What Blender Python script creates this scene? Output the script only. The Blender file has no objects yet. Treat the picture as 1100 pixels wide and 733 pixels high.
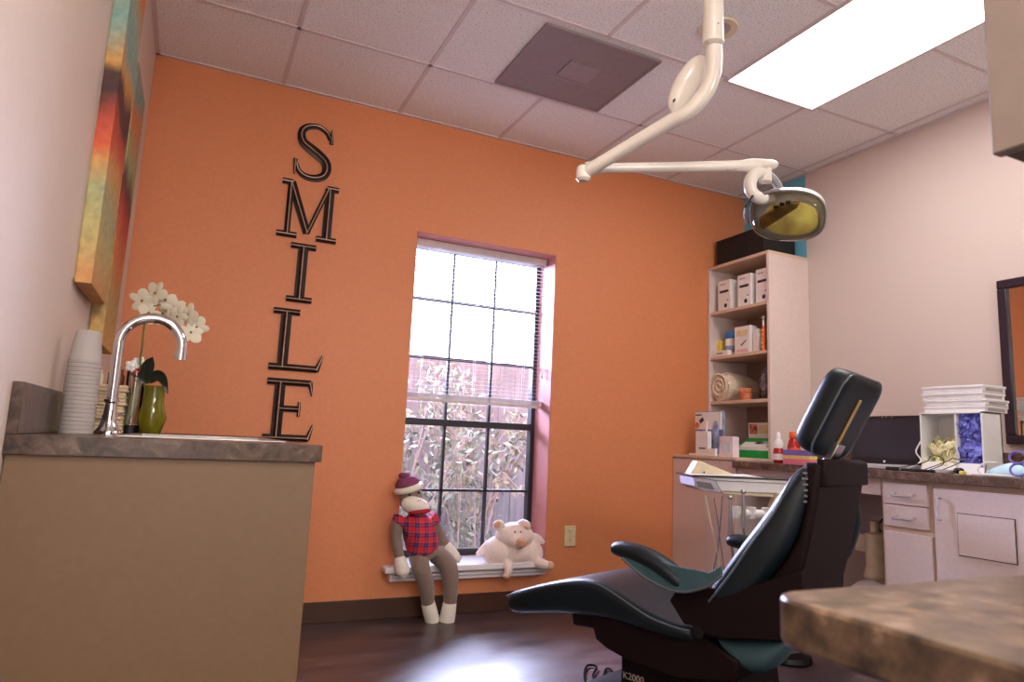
import bpy, bmesh, math, random
from mathutils import Vector, Matrix, noise
random.seed(7)
SC = bpy.context.scene
COL = SC.collection
PI = math.pi
V = Vector

# ------------------------------------------------------------------ camera model (also used to survey positions)
FPX, YAW, PITCH, ROLL = 731.3, .435, .147, .044
CAM = V((0, -3.509, .908))
_f = V((math.sin(YAW)*math.cos(PITCH), math.cos(YAW)*math.cos(PITCH), math.sin(PITCH)))
_r = V((math.cos(YAW), -math.sin(YAW), 0))
_u = _r.cross(_f)
RT = _r*math.cos(ROLL) + _u*math.sin(ROLL)
UP = _u*math.cos(ROLL) - _r*math.sin(ROLL)
FW = _f
XL, XR, H = -.323, 3.395, 2.679
def ray(x, y): return FW + RT*((x-550)/FPX) + UP*((366.5-y)/FPX)
def at_x(x, y, X): d = ray(x, y); return CAM + d*((X-CAM.x)/d.x)
def at_y(x, y, Y): d = ray(x, y); return CAM + d*((Y-CAM.y)/d.y)
def at_z(x, y, Z): d = ray(x, y); return CAM + d*((Z-CAM.z)/d.z)
def at_d(x, y, t): return CAM + ray(x, y)*t

# ------------------------------------------------------------------ materials
def lin(c):
    return tuple((v/255/12.92 if v/255 <= .04045 else ((v/255+.055)/1.055)**2.4) for v in c) + (1,)
def newmat(name):
    m = bpy.data.materials.new(name); m.use_nodes = True
    nt = m.node_tree; b = nt.nodes['Principled BSDF']
    return m, nt, b
def pm(name, c, rough=.5, metal=0., var=.04, scale=30, bump=0., spec=None, coat=0., sheen=0., trans=0., sub=0.):
    """principled material whose colour is varied a little by noise"""
    m, nt, b = newmat(name)
    N, L = nt.nodes, nt.links
    tc = N.new('ShaderNodeTexCoord'); nz = N.new('ShaderNodeTexNoise'); nz.inputs['Scale'].default_value = scale
    nz.inputs['Detail'].default_value = 4
    L.new(tc.outputs['Object'], nz.inputs['Vector'])
    rp = N.new('ShaderNodeValToRGB'); c = lin(c)
    rp.color_ramp.elements[0].position = .3; rp.color_ramp.elements[1].position = .7
    rp.color_ramp.elements[0].color = tuple(v*(1-var*2) for v in c[:3])+(1,)
    rp.color_ramp.elements[1].color = tuple(min(1, v*(1+var*2)) for v in c[:3])+(1,)
    L.new(nz.outputs['Fac'], rp.inputs['Fac']); L.new(rp.outputs['Color'], b.inputs['Base Color'])
    b.inputs['Roughness'].default_value = rough; b.inputs['Metallic'].default_value = metal
    if spec is not None: b.inputs['Specular IOR Level'].default_value = spec
    b.inputs['Coat Weight'].default_value = coat
    b.inputs['Sheen Weight'].default_value = sheen
    b.inputs['Transmission Weight'].default_value = trans
    if bump:
        bp = N.new('ShaderNodeBump'); bp.inputs['Strength'].default_value = bump; bp.inputs['Distance'].default_value = .004
        L.new(nz.outputs['Fac'], bp.inputs['Height']); L.new(bp.outputs['Normal'], b.inputs['Normal'])
    return m
def mottle(name, cols, scale, rough=.4, detail=8, dist=1.2, stretch=(1, 1, 1), bump=0, rmin=None, spec=None):
    m, nt, b = newmat(name); N, L = nt.nodes, nt.links
    tc = N.new('ShaderNodeTexCoord'); mp = N.new('ShaderNodeMapping'); mp.inputs['Scale'].default_value = stretch
    nz = N.new('ShaderNodeTexNoise'); nz.inputs['Scale'].default_value = scale; nz.inputs['Detail'].default_value = detail
    nz.inputs['Distortion'].default_value = dist; nz.inputs['Roughness'].default_value = .65
    L.new(tc.outputs['Object'], mp.inputs['Vector']); L.new(mp.outputs['Vector'], nz.inputs['Vector'])
    rp = N.new('ShaderNodeValToRGB'); e = rp.color_ramp.elements
    n = len(cols)
    for i, c in enumerate(cols):
        p = .3 + .4*i/(n-1)
        if i == 0: e[0].position = p; e[0].color = lin(c)
        elif i == n-1: e[-1].position = p; e[-1].color = lin(c)
        else: q = e.new(p); q.color = lin(c)
    L.new(nz.outputs['Fac'], rp.inputs['Fac']); L.new(rp.outputs['Color'], b.inputs['Base Color'])
    b.inputs['Roughness'].default_value = rough
    if spec is not None: b.inputs['Specular IOR Level'].default_value = spec
    if rmin is not None:
        mr = N.new('ShaderNodeMapRange'); mr.inputs['To Min'].default_value = rmin; mr.inputs['To Max'].default_value = rough
        mr.inputs['From Min'].default_value = .3; mr.inputs['From Max'].default_value = .7
        L.new(nz.outputs['Fac'], mr.inputs['Value']); L.new(mr.outputs['Result'], b.inputs['Roughness'])
    if bump:
        bp = N.new('ShaderNodeBump'); bp.inputs['Strength'].default_value = bump; bp.inputs['Distance'].default_value = .003
        L.new(nz.outputs['Fac'], bp.inputs['Height']); L.new(bp.outputs['Normal'], b.inputs['Normal'])
    return m
def emis(name, c, s):
    m, nt, b = newmat(name)
    b.inputs['Base Color'].default_value = lin(c); b.inputs['Emission Color'].default_value = lin(c)
    b.inputs['Emission Strength'].default_value = s
    return m
def glassy(name, tint=(255, 255, 255), gloss=.06, rough=.02):
    m = bpy.data.materials.new(name); m.use_nodes = True; nt = m.node_tree; N, L = nt.nodes, nt.links
    for n in list(N): N.remove(n)
    o = N.new('ShaderNodeOutputMaterial'); mx = N.new('ShaderNodeMixShader'); t = N.new('ShaderNodeBsdfTransparent')
    g = N.new('ShaderNodeBsdfGlossy'); fr = N.new('ShaderNodeFresnel'); fr.inputs['IOR'].default_value = 1.45
    ad = N.new('ShaderNodeMath'); ad.operation = 'ADD'; ad.use_clamp = True; ad.inputs[1].default_value = gloss
    t.inputs['Color'].default_value = lin(tint); g.inputs['Roughness'].default_value = rough
    L.new(fr.outputs['Fac'], ad.inputs[0]); L.new(ad.outputs[0], mx.inputs['Fac'])
    L.new(t.outputs[0], mx.inputs[1]); L.new(g.outputs[0], mx.inputs[2]); L.new(mx.outputs[0], o.inputs['Surface'])
    return m
def two_sided_translucent(name, c, f=.5):
    m = bpy.data.materials.new(name); m.use_nodes = True; nt = m.node_tree; N, L = nt.nodes, nt.links
    for n in list(N): N.remove(n)
    o = N.new('ShaderNodeOutputMaterial'); mx = N.new('ShaderNodeMixShader'); mx.inputs['Fac'].default_value = f
    d = N.new('ShaderNodeBsdfDiffuse'); t = N.new('ShaderNodeBsdfTranslucent')
    nz = N.new('ShaderNodeTexNoise'); nz.inputs['Scale'].default_value = 12
    rp = N.new('ShaderNodeValToRGB'); c = lin(c)
    rp.color_ramp.elements[0].color = tuple(v*.92 for v in c[:3])+(1,); rp.color_ramp.elements[1].color = c
    L.new(nz.outputs['Fac'], rp.inputs['Fac'])
    L.new(rp.outputs['Color'], d.inputs['Color']); L.new(rp.outputs['Color'], t.inputs['Color'])
    L.new(d.outputs[0], mx.inputs[1]); L.new(t.outputs[0], mx.inputs[2]); L.new(mx.outputs[0], o.inputs['Surface'])
    return m

M = {}
M['orange'] = pm('orange_paint', (214, 132, 86), .55, var=.02, scale=60, bump=.05)
M['beige'] = pm('beige_paint', (220, 202, 188), .6, var=.01, scale=60, bump=.05)
M['lam'] = pm('beige_laminate', (222, 202, 194), .45, var=.02, scale=90)
M['lamedge'] = pm('laminate_edge', (214, 188, 166), .45, var=.02, scale=90)
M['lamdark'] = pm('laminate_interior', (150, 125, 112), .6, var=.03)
M['endpanel'] = pm('shaded_laminate', (112, 88, 64), .5, var=.02, scale=60)  # shade on the end panel is put into this darker colour
M['greytaupe'] = pm('grey_taupe_laminate', (128, 114, 106), .5, var=.02)
M['base'] = pm('brown_vinyl_base', (70, 42, 28), .4)
M['reveal'] = pm('pink_reveal', (184, 116, 108), .5, var=.01)  # even pink for the lining of the window opening
M['sill'] = pm('white_sill_paint', (228, 222, 224), .4, var=.01)
M['bronze'] = pm('dark_window_frame', (38, 32, 36), .4)
M['counter'] = mottle('mottled_laminate_counter', [(44, 32, 27), (84, 64, 53), (112, 90, 76), (146, 124, 108)], 26, rough=.28, dist=.8)
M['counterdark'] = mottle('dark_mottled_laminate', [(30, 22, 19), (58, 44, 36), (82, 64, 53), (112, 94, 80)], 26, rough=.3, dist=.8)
M['counternear'] = mottle('mottled_desk_top', [(32, 22, 17), (66, 50, 35), (94, 74, 56), (140, 116, 94)], 34, rough=.32, dist=.15)
M['floor'] = mottle('brown_plank_vinyl', [(40, 29, 31), (64, 48, 49), (84, 65, 66), (108, 86, 88)], 5, rough=.42, dist=.4, stretch=(1, 2.6, 1), rmin=.33, bump=.05, spec=.8)
M['chrome'] = pm('chrome', (225, 225, 228), .08, 1., var=.01)
M['steel'] = pm('brushed_steel', (190, 188, 186), .3, 1., var=.03)
M['white'] = pm('white_plastic', (236, 234, 232), .4, var=.01)
M['lampwhite'] = pm('cream_white_enamel', (226, 218, 206), .28, var=.01, coat=.3)
M['paper'] = pm('white_card', (238, 234, 232), .6, var=.02)
M['black'] = pm('black_plastic', (16, 15, 17), .35, var=.05)
M['cord'] = pm('matte_black_rubber', (14, 13, 14), .9, var=.05, spec=.05)
M['blackmatte'] = pm('matte_black', (20, 17, 18), .7, var=.05)
M['teal'] = pm('dark_teal_vinyl', (16, 28, 33), .42, var=.08, scale=14, bump=.08, spec=.4)
M['tealmid'] = pm('teal_vinyl_lining', (62, 92, 98), .4, var=.08, scale=14)
M['piping'] = pm('grey_piping', (90, 96, 104), .35)
M['brownpl'] = pm('dark_brown_shell_plastic', (24, 11, 11), .6, var=.06, scale=20, spec=.18)
M['silverpl'] = pm('silver_plastic', (206, 204, 208), .35, .2, var=.01)
M['pull'] = pm('satin_pull_metal', (206, 202, 206), .25, .6, var=.01)
M['tan'] = pm('tan_plastic', (176, 146, 92), .5)
M['cream'] = pm('cream_plastic', (222, 208, 176), .45)
M['ivory'] = pm('ivory_plastic', (222, 206, 158), .4)
M['cup'] = pm('grey_white_foam', (164, 156, 152), .7, var=.02)
M['lilac'] = pm('pale_lilac_plastic', (205, 196, 212), .4)
M['green'] = pm('green_card', (24, 168, 74), .5)
M['red'] = pm('red_liquid_plastic', (176, 26, 24), .25)
M['orangecap'] = pm('orange_cap', (236, 98, 30), .4)
M['yellow'] = pm('yellow_plastic', (232, 208, 92), .5)
M['blue'] = pm('blue_plastic', (40, 110, 176), .4)
M['purple'] = pm('purple_print', (120, 100, 190), .5)
M['pinkpale'] = pm('pale_pink_print', (230, 186, 186), .5)
M['pink'] = pm('pink_print', (232, 120, 150), .5)
M['towel'] = pm('cream_terry_cloth', (222, 204, 178), .95, var=.12, scale=160, bump=1., sheen=.4)
M['leaf'] = pm('dark_green_leaf', (26, 36, 20), .35)
M['stemg'] = pm('green_stem', (120, 118, 44), .5)
M['petal'] = two_sided_translucent('white_petal', (246, 240, 222), .35)
M['vaseg'] = pm('olive_glazed_glass', (128, 122, 14), .12, var=.12, scale=10, coat=.6, trans=.25)
M['glass'] = glassy('clear_window_glass', (250, 252, 255), .0)
M['clear'] = glassy('clear_plastic', (246, 248, 250), .0, .08)
M['vasec'] = glassy('clear_vase_glass', (232, 236, 232), .05, .03)
M['rail'] = pm('off_white_blind_rail', (206, 194, 190), .5)
M['slat'] = two_sided_translucent('white_blind_slat', (225, 222, 226), .35)
M['sockbrown'] = pm('brown_marl_knit', (134, 112, 100), .95, var=.16, scale=220, bump=.8, sheen=.3)
M['sockwhite'] = pm('cream_knit', (236, 226, 212), .95, var=.05, scale=200, bump=.8, sheen=.3)
M['sockred'] = pm('red_knit', (166, 22, 40), .9, var=.08, scale=200)
M['hat'] = pm('plum_knit', (130, 62, 96), .9, var=.15, scale=200, bump=.6)
M['pig'] = pm('pale_pink_plush', (242, 220, 210), .95, var=.05, scale=160, bump=.8, sheen=.5)
M['pigdark'] = pm('peach_plush', (220, 168, 138), .95, var=.08, scale=160, bump=.6, sheen=.5)
M['gloveb'] = pm('blue_nitrile', (122, 126, 226), .45, var=.25, scale=40)
M['glovey'] = pm('cream_latex', (255, 244, 190), .5, var=.08, scale=60)
M['gold'] = pm('yellow_reflector', (255, 216, 110), .35, .0, var=.15, scale=20)
M['golddark'] = pm('amber_bar', (168, 128, 50), .3, .3, var=.3, scale=16)
M['greyrub'] = pm('grey_rubber', (130, 126, 128), .5)
M['mirror'] = pm('silvered_mirror', (240, 240, 240), .01, 1., var=0)
M['mirframe'] = pm('dark_plum_wood_frame', (44, 32, 42), .3, var=.1)
M['vent'] = pm('grey_painted_metal_grille', (140, 124, 126), .55, var=.03)
M['ventlight'] = pm('grey_vent_core', (152, 136, 138), .55, var=.03)
M['amber'] = pm('amber_glass', (92, 50, 24), .2)
M['maskblue'] = pm('pale_blue_mask_fabric', (190, 222, 230), .8)
M['towelpaper'] = pm('tan_folded_paper', (214, 194, 160), .85, var=.1, scale=50)
M['letter'] = pm('dark_bronze_metal', (44, 27, 22), .35, .5, var=.25, scale=30)
M['ridge'] = pm('bevel_glint_metal', (186, 160, 140), .35, .5, var=.1)  # pale colour painting the light caught along the letter bevels
M['print'] = pm('dark_print', (50, 50, 62), .6)
M['printlight'] = pm('light_print', (176, 166, 160), .6)
M['skin'] = pm('photo_print', (196, 110, 90), .6, var=.5, scale=30)
M['greyblue'] = pm('grey_blue_print', (140, 152, 186), .5, var=.2, scale=30)
M['jar'] = pm('orange_label', (214, 122, 84), .5, var=.2, scale=60)
M['bark'] = pm('pale_branch', (150, 144, 146), .8)
M['leafout'] = pm('sunlit_shrub_leaf', (120, 136, 124), .6, var=.3, scale=8)
M['grass'] = pm('lawn', (80, 90, 66), .9, var=.2)

# right wall: beige with a teal-blue painted band beside the corner
def rightwall():
    m, nt, b = newmat('beige_and_blue_paint'); N, L = nt.nodes, nt.links
    g = N.new('ShaderNodeNewGeometry'); sp = N.new('ShaderNodeSeparateXYZ'); L.new(g.outputs['Position'], sp.inputs[0])
    gt = N.new('ShaderNodeMath'); gt.operation = 'GREATER_THAN'; gt.inputs[1].default_value = -.53
    L.new(sp.outputs['Y'], gt.inputs[0])
    mx = N.new('ShaderNodeMix'); mx.data_type = 'RGBA'
    mx.inputs[6].default_value = lin((214, 196, 188)); mx.inputs[7].default_value = lin((104, 176, 200))
    L.new(gt.outputs[0], mx.inputs['Factor']); L.new(mx.outputs[2], b.inputs['Base Color'])
    b.inputs['Roughness'].default_value = .6
    return m
M['rwall'] = rightwall()
# ceiling tile: pinkish grey mineral fibre with pits
def ceilmat():
    m, nt, b = newmat('mineral_fibre_tile'); N, L = nt.nodes, nt.links
    tc = N.new('ShaderNodeTexCoord'); nz = N.new('ShaderNodeTexNoise'); nz.inputs['Scale'].default_value = 130; nz.inputs['Detail'].default_value = 3
    L.new(tc.outputs['Object'], nz.inputs['Vector'])
    rp = N.new('ShaderNodeValToRGB'); e = rp.color_ramp.elements
    e[0].position = .36; e[0].color = lin((208, 200, 198)); e[1].position = .46; e[1].color = lin((240, 236, 234))
    L.new(nz.outputs['Fac'], rp.inputs['Fac']); L.new(rp.outputs['Color'], b.inputs['Base Color'])
    b.inputs['Roughness'].default_value = .9
    bp = N.new('ShaderNodeBump'); bp.inputs['Strength'].default_value = .3; bp.inputs['Distance'].default_value = .003
    L.new(nz.outputs['Fac'], bp.inputs['Height']); L.new(bp.outputs['Normal'], b.inputs['Normal'])
    return m
M['ceil'] = ceilmat()
M['grid'] = pm('ceiling_grid_metal', (214, 200, 200), .5, var=.01)
def plaid():
    m, nt, b = newmat('red_blue_plaid'); N, L = nt.nodes, nt.links
    tc = N.new('ShaderNodeTexCoord'); sp = N.new('ShaderNodeSeparateXYZ'); L.new(tc.outputs['Object'], sp.inputs[0])
    outs = []
    for ax in ('X', 'Z'):
        mu = N.new('ShaderNodeMath'); mu.operation = 'MULTIPLY'; mu.inputs[1].default_value = 21
        L.new(sp.outputs[ax], mu.inputs[0])
        fr = N.new('ShaderNodeMath'); fr.operation = 'FRACT'; L.new(mu.outputs[0], fr.inputs[0])
        rp = N.new('ShaderNodeValToRGB'); rp.color_ramp.interpolation = 'CONSTANT'; e = rp.color_ramp.elements
        e[0].position = 0; e[0].color = lin((205, 44, 62)); e[1].position = .42; e[1].color = lin((40, 24, 40))
        q = e.new(.55); q.color = lin((66, 70, 132)); q = e.new(.72); q.color = lin((60, 20, 30)); q = e.new(.85); q.color = lin((214, 70, 80))
        L.new(fr.outputs[0], rp.inputs['Fac']); outs.append(rp)
    mx = N.new('ShaderNodeMix'); mx.data_type = 'RGBA'; mx.inputs['Factor'].default_value = .5
    L.new(outs[0].outputs[0], mx.inputs[6]); L.new(outs[1].outputs[0], mx.inputs[7]); L.new(mx.outputs[2], b.inputs['Base Color'])
    b.inputs['Roughness'].default_value = .9
    return m
M['plaid'] = plaid()
def artmat(name, stops, seed):
    m, nt, b = newmat(name); N, L = nt.nodes, nt.links
    g = N.new('ShaderNodeNewGeometry'); sp = N.new('ShaderNodeSeparateXYZ'); L.new(g.outputs['Position'], sp.inputs[0])
    nz = N.new('ShaderNodeTexNoise'); nz.inputs['Scale'].default_value = 5; nz.inputs['Detail'].default_value = 8
    mp = N.new('ShaderNodeMapping'); mp.inputs['Location'].default_value = (seed, seed*2, 0)
    L.new(g.outputs['Position'], mp.inputs[0]); L.new(mp.outputs[0], nz.inputs['Vector'])
    ad = N.new('ShaderNodeMath'); ad.operation = 'MULTIPLY_ADD'; ad.inputs[1].default_value = .22
    L.new(nz.outputs['Fac'], ad.inputs[0]); L.new(sp.outputs['Z'], ad.inputs[2])
    mr = N.new('ShaderNodeMapRange'); mr.inputs['From Min'].default_value = 1.25; mr.inputs['From Max'].default_value = 2.6
    L.new(ad.outputs[0], mr.inputs['Value'])
    rp = N.new('ShaderNodeValToRGB'); e = rp.color_ramp.elements
    e[0].position = stops[0][0]; e[0].color = lin(stops[0][1]); e[1].position = stops[-1][0]; e[1].color = lin(stops[-1][1])
    for p, c in stops[1:-1]:
        q = e.new(p); q.color = lin(c)
    L.new(mr.outputs[0], rp.inputs['Fac'])
    n2 = N.new('ShaderNodeTexNoise'); n2.inputs['Scale'].default_value = 40; n2.inputs['Detail'].default_value = 5
    L.new(g.outputs['Position'], n2.inputs['Vector'])
    mx = N.new('ShaderNodeMix'); mx.data_type = 'RGBA'; mx.blend_type = 'OVERLAY'; mx.inputs['Factor'].default_value = .5
    L.new(rp.outputs[0], mx.inputs[6]); L.new(n2.outputs['Fac'], mx.inputs[7]); L.new(mx.outputs[2], b.inputs['Base Color'])
    b.inputs['Roughness'].default_value = .6
    return m
def fencemat():
    m, nt, b = newmat('grey_fence_boards'); N, L = nt.nodes, nt.links  # grey boards, tone varied by stretched noise
    tc = N.new('ShaderNodeTexCoord'); sp = N.new('ShaderNodeSeparateXYZ'); L.new(tc.outputs['Object'], sp.inputs[0])
    nz = N.new('ShaderNodeTexNoise'); nz.inputs['Scale'].default_value = 6; mp = N.new('ShaderNodeMapping'); mp.inputs['Scale'].default_value = (6, 1, .5)
    L.new(tc.outputs['Object'], mp.inputs[0]); L.new(mp.outputs[0], nz.inputs['Vector'])
    rp = N.new('ShaderNodeValToRGB'); e = rp.color_ramp.elements
    e[0].position = .3; e[0].color = lin((94, 94, 104)); e[1].position = .7; e[1].color = lin((122, 122, 130))
    L.new(nz.outputs['Fac'], rp.inputs['Fac']); L.new(rp.outputs[0], b.inputs['Base Color']); b.inputs['Roughness'].default_value = .9
    return m
M['fence'] = fencemat()

# ------------------------------------------------------------------ mesh builder
def catmull(pts, n=6):
    pts = [V(p) for p in pts]; out = []
    P = [pts[0]*2-pts[1]] + pts + [pts[-1]*2-pts[-2]]
    for i in range(1, len(P)-2):
        a, b, c, d = P[i-1:i+3]
        for k in range(n):
            t = k/n
            out.append(.5*((2*b)+(c-a)*t+(2*a-5*b+4*c-d)*t*t+(3*b-a-3*c+d)*t**3))
    out.append(pts[-1]); return out
def lerpl(vals, n):
    out = []
    for i in range(n):
        t = i/(n-1)*(len(vals)-1); k = min(int(t), len(vals)-2); out.append(vals[k]+(vals[k+1]-vals[k])*(t-k))
    return out
class MB:
    def __init__(self): self.bm = bmesh.new()
    def face(self, vs):
        try: return self.bm.faces.new(vs)
        except ValueError: return None
    def box(self, x0, x1, y0, y1, z0, z1, mtx=None):
        co = [(x, y, z) for x in (x0, x1) for y in (y0, y1) for z in (z0, z1)]
        vs = [self.bm.verts.new((mtx @ V(c)) if mtx else V(c)) for c in co]
        for f in ((0, 1, 3, 2), (4, 6, 7, 5), (0, 4, 5, 1), (2, 3, 7, 6), (0, 2, 6, 4), (1, 5, 7, 3)): self.face([vs[i] for i in f])
        return self
    def obox(self, c, ax, ay, az, mtx=None):
        """box centred at c with half-axis vectors"""
        c, ax, ay, az = V(c), V(ax), V(ay), V(az)
        m = Matrix(((ax.x, ay.x, az.x, c.x), (ax.y, ay.y, az.y, c.y), (ax.z, ay.z, az.z, c.z), (0, 0, 0, 1)))
        return self.box(-1, 1, -1, 1, -1, 1, m)
    def prism(self, poly, f, c0, c1, inset=0, ndeep=1):
        """polygon (a,b) extruded from c0 to c1; f(a,b,c) -> Vector"""
        r0 = [self.bm.verts.new(f(a, b, c0)) for a, b in poly]; r1 = [self.bm.verts.new(f(a, b, c1)) for a, b in poly]
        n = len(poly); self.face(r0[::-1]); self.face(r1)
        for i in range(n): self.face([r0[i], r0[(i+1) % n], r1[(i+1) % n], r1[i]])
        return self
    def loft(self, rings, cap=True, closed=True):
        R = [[self.bm.verts.new(p) for p in r] for r in rings]
        n = len(R[0])
        for a, b in zip(R, R[1:]):
            for i in range(n if closed else n-1): self.face([a[i], a[(i+1) % n], b[(i+1) % n], b[i]])
        if cap and closed: self.face(R[0][::-1]); self.face(R[-1])
        return self
    def tube(self, pts, r, n=10, smooth=0, flat=None):
        if smooth: 
            rr = r if isinstance(r, (list, tuple)) else [r]*2
            pts = catmull(pts, smooth); r = lerpl(list(rr), len(pts))
        else:
            pts = [V(p) for p in pts]; r = list(r) if isinstance(r, (list, tuple)) else [r]*len(pts)
            if len(r) != len(pts): r = lerpl(r, len(pts))
        d = (pts[1]-pts[0]).normalized(); u = d.orthogonal().normalized() if flat is None else (V(flat)-d*V(flat).dot(d)).normalized()
        rings = []
        for i, p in enumerate(pts):
            t = (pts[min(i+1, len(pts)-1)]-pts[max(i-1, 0)])
            t = t.normalized() if t.length > 1e-9 else d
            u = (u-t*u.dot(t)); u = u.normalized() if u.length > 1e-6 else t.orthogonal().normalized(); w = t.cross(u)
            rings.append([p+(u*math.cos(2*PI*k/n)+w*math.sin(2*PI*k/n))*r[i] for k in range(n)])
        return self.loft(rings)
    def cyl(self, a, b, r0, r1=None, n=20): return self.tube([a, b], [r0, r0 if r1 is None else r1], n)
    def lathe(self, prof, c, n=28, axis=(0, 0, 1), cap=True):
        ax = V(axis).normalized(); u = ax.orthogonal().normalized(); w = ax.cross(u); c = V(c)
        return self.loft([[c+ax*z+(u*math.cos(2*PI*k/n)+w*math.sin(2*PI*k/n))*max(r, 1e-5) for k in range(n)] for r, z in prof], cap)
    def ell(self, c, r, rot=None, n=14, axes=None):
        c = V(c); r = (r, r, r) if isinstance(r, (int, float)) else r
        if axes: a = [V(v).normalized() for v in axes]
        else:
            m = rot or Matrix.Identity(3); a = [m @ V((1, 0, 0)), m @ V((0, 1, 0)), m @ V((0, 0, 1))]
        rings = []
        for i in range(1, n):
            th = PI*i/n
            rings.append([c+a[0]*r[0]*math.sin(th)*math.cos(2*PI*k/(2*n))+a[1]*r[1]*math.sin(th)*math.sin(2*PI*k/(2*n))+a[2]*r[2]*math.cos(th) for k in range(2*n)])
        self.loft(rings); return self
    def jitter(self, amp, scale, seed=0):
        for v in self.bm.verts: v.co += noise.noise_vector(v.co*scale+V((seed, seed, seed)))*amp
        return self
    def build(self, name, mat, parent=None, bevel=0, smooth=None, sub=0, seg=2, remesh=0, origin='base', angle=40):
        bm = self.bm
        bmesh.ops.recalc_face_normals(bm, faces=bm.faces)
        me = bpy.data.meshes.new(name); o = bpy.data.objects.new(name, me); COL.objects.link(o)
        if parent is not None:
            mw = Matrix.Identity(4); p = parent
            while p is not None: mw = p.matrix_basis @ mw; p = p.parent
            bm.transform(mw.inverted()); o.parent = parent
        elif origin == 'base':
            xs = [v.co.x for v in bm.verts]; ys = [v.co.y for v in bm.verts]; zs = [v.co.z for v in bm.verts]
            c = V(((min(xs)+max(xs))/2, (min(ys)+max(ys))/2, min(zs))); bm.transform(Matrix.Translation(-c)); o.location = c
        bm.to_mesh(me); bm.free(); me.materials.append(mat)
        if smooth is None: smooth = not bevel
        if remesh:
            md = o.modifiers.new('r', 'REMESH'); md.mode = 'VOXEL'; md.voxel_size = remesh; md.use_smooth_shade = True
            md = o.modifiers.new('s', 'SMOOTH'); md.iterations = 6; md.factor = .5
        if bevel:
            md = o.modifiers.new('b', 'BEVEL'); md.width = bevel; md.segments = seg; md.limit_method = 'ANGLE'; md.angle_limit = math.radians(35)
        if sub:
            md = o.modifiers.new('ss', 'SUBSURF'); md.levels = sub; md.render_levels = sub
        if smooth or sub or bevel:
            for p in me.polygons: p.use_smooth = True
            if not sub and not remesh: me.set_sharp_from_angle(angle=math.radians(angle))
        return o
def tag(o, label=None, cat=None, group=None, kind=None):
    if label: o['label'] = label
    if cat: o['category'] = cat
    if group: o['group'] = group
    if kind: o['kind'] = kind
    return o
def empty(name, loc, label=None, cat=None, group=None, kind=None):
    o = bpy.data.objects.new(name, None); COL.objects.link(o); o.location = loc; o.empty_display_size = .05
    return tag(o, label, cat, group, kind)
def st(name, mb, mat, **k): return tag(mb.build(name, mat, **k), kind='structure')
def rrect(w, h, r, n=4):
    pts = []
    for cx, cy, a0 in ((w/2-r, h/2-r, 0), (-w/2+r, h/2-r, 90), (-w/2+r, -h/2+r, 180), (w/2-r, -h/2+r, 270)):
        for k in range(n+1):
            a = math.radians(a0+90*k/n); pts.append((cx+r*math.cos(a), cy+r*math.sin(a)))
    return pts
def text_mesh(txt, size, mtx, mat, name, parent, ext=.0008):
    cu = bpy.data.curves.new(name, 'FONT'); cu.body = txt; cu.size = size; cu.extrude = ext
    ob = bpy.data.objects.new(name, cu); COL.objects.link(ob)
    dg = bpy.context.evaluated_depsgraph_get(); me = bpy.data.meshes.new_from_object(ob.evaluated_get(dg))
    COL.objects.unlink(ob); bpy.data.objects.remove(ob)
    b = MB(); b.bm.from_mesh(me); b.bm.transform(mtx)
    return b.build(name, mat, parent, smooth=False)

# ------------------------------------------------------------------ THE SETTING
YB = -4.7
WX0, WX1, WZ0, WZ1 = 1.03, 1.90, .27, 2.03
st('floor', MB().box(XL-.15, XR+.15, YB-.15, .28, -.1, 0), M['floor'], smooth=False)
b = MB(); b.box(XL-.15, WX0, 0, .28, 0, H+.1); b.box(WX1, XR+.15, 0, .28, 0, H+.1); b.box(WX0, WX1, 0, .28, 0, WZ0-.04); b.box(WX0, WX1, 0, .28, WZ1, H+.1)
st('wall_back', b, M['orange'], smooth=False)
st('wall_left', MB().box(XL-.15, XL, YB, 0, 0, H+.1), M['beige'], smooth=False)
st('wall_right', MB().box(XR, XR+.15, YB, 0, 0, H+.1), M['rwall'], smooth=False)
st('wall_front', MB().box(XL-.15, XR+.15, YB-.15, YB, 0, H+.1), M['beige'], smooth=False)
st('ceiling', MB().box(XL, XR, YB, 0, H, H+.1), M['ceil'], smooth=False)
# ceiling grid: 0.61 m tiles
X0, C1, TT = .265, .563, .6096
b = MB(); g = .009; zt = H-.004
for k in range(-1, 6):
    x = X0+k*TT
    if x < XL or x > XR: continue
    if k == 3:      # stops at the light panel row
        b.box(x-g, x+g, -C1-TT, 0, zt, H+.001)
    elif k == 2:
        b.box(x-g, x+g, -C1, 0, zt, H+.001); b.box(x-g, x+g, YB, -C1-TT, zt, H+.001)
    else: b.box(x-g, x+g, YB, 0, zt, H+.001)
for j in range(0, 7):
    y = -C1-j*TT
    b.box(XL, XR, y-g, y+g, zt, H+.001)
b.box(XL, XL+.02, YB, 0, zt-.001, H+.001); b.box(XR-.02, XR, YB, 0, zt-.001, H+.001); b.box(XL, XR, -.02, 0, zt-.001, H+.001)
st('trim_1', b, M['grid'], smooth=False)
st('baseboard_back', MB().box(.3, 2.77, -.008, 0, 0, .1), M['base'], bevel=.003)
st('baseboard_right', MB().box(XR-.008, XR, -1.42, -.56, 0, .1), M['base'], bevel=.003)
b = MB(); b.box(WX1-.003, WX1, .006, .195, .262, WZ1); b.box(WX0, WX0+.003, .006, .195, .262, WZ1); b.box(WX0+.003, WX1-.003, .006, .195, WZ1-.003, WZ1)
st('trim_3', b, M['reveal'], smooth=False)
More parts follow.
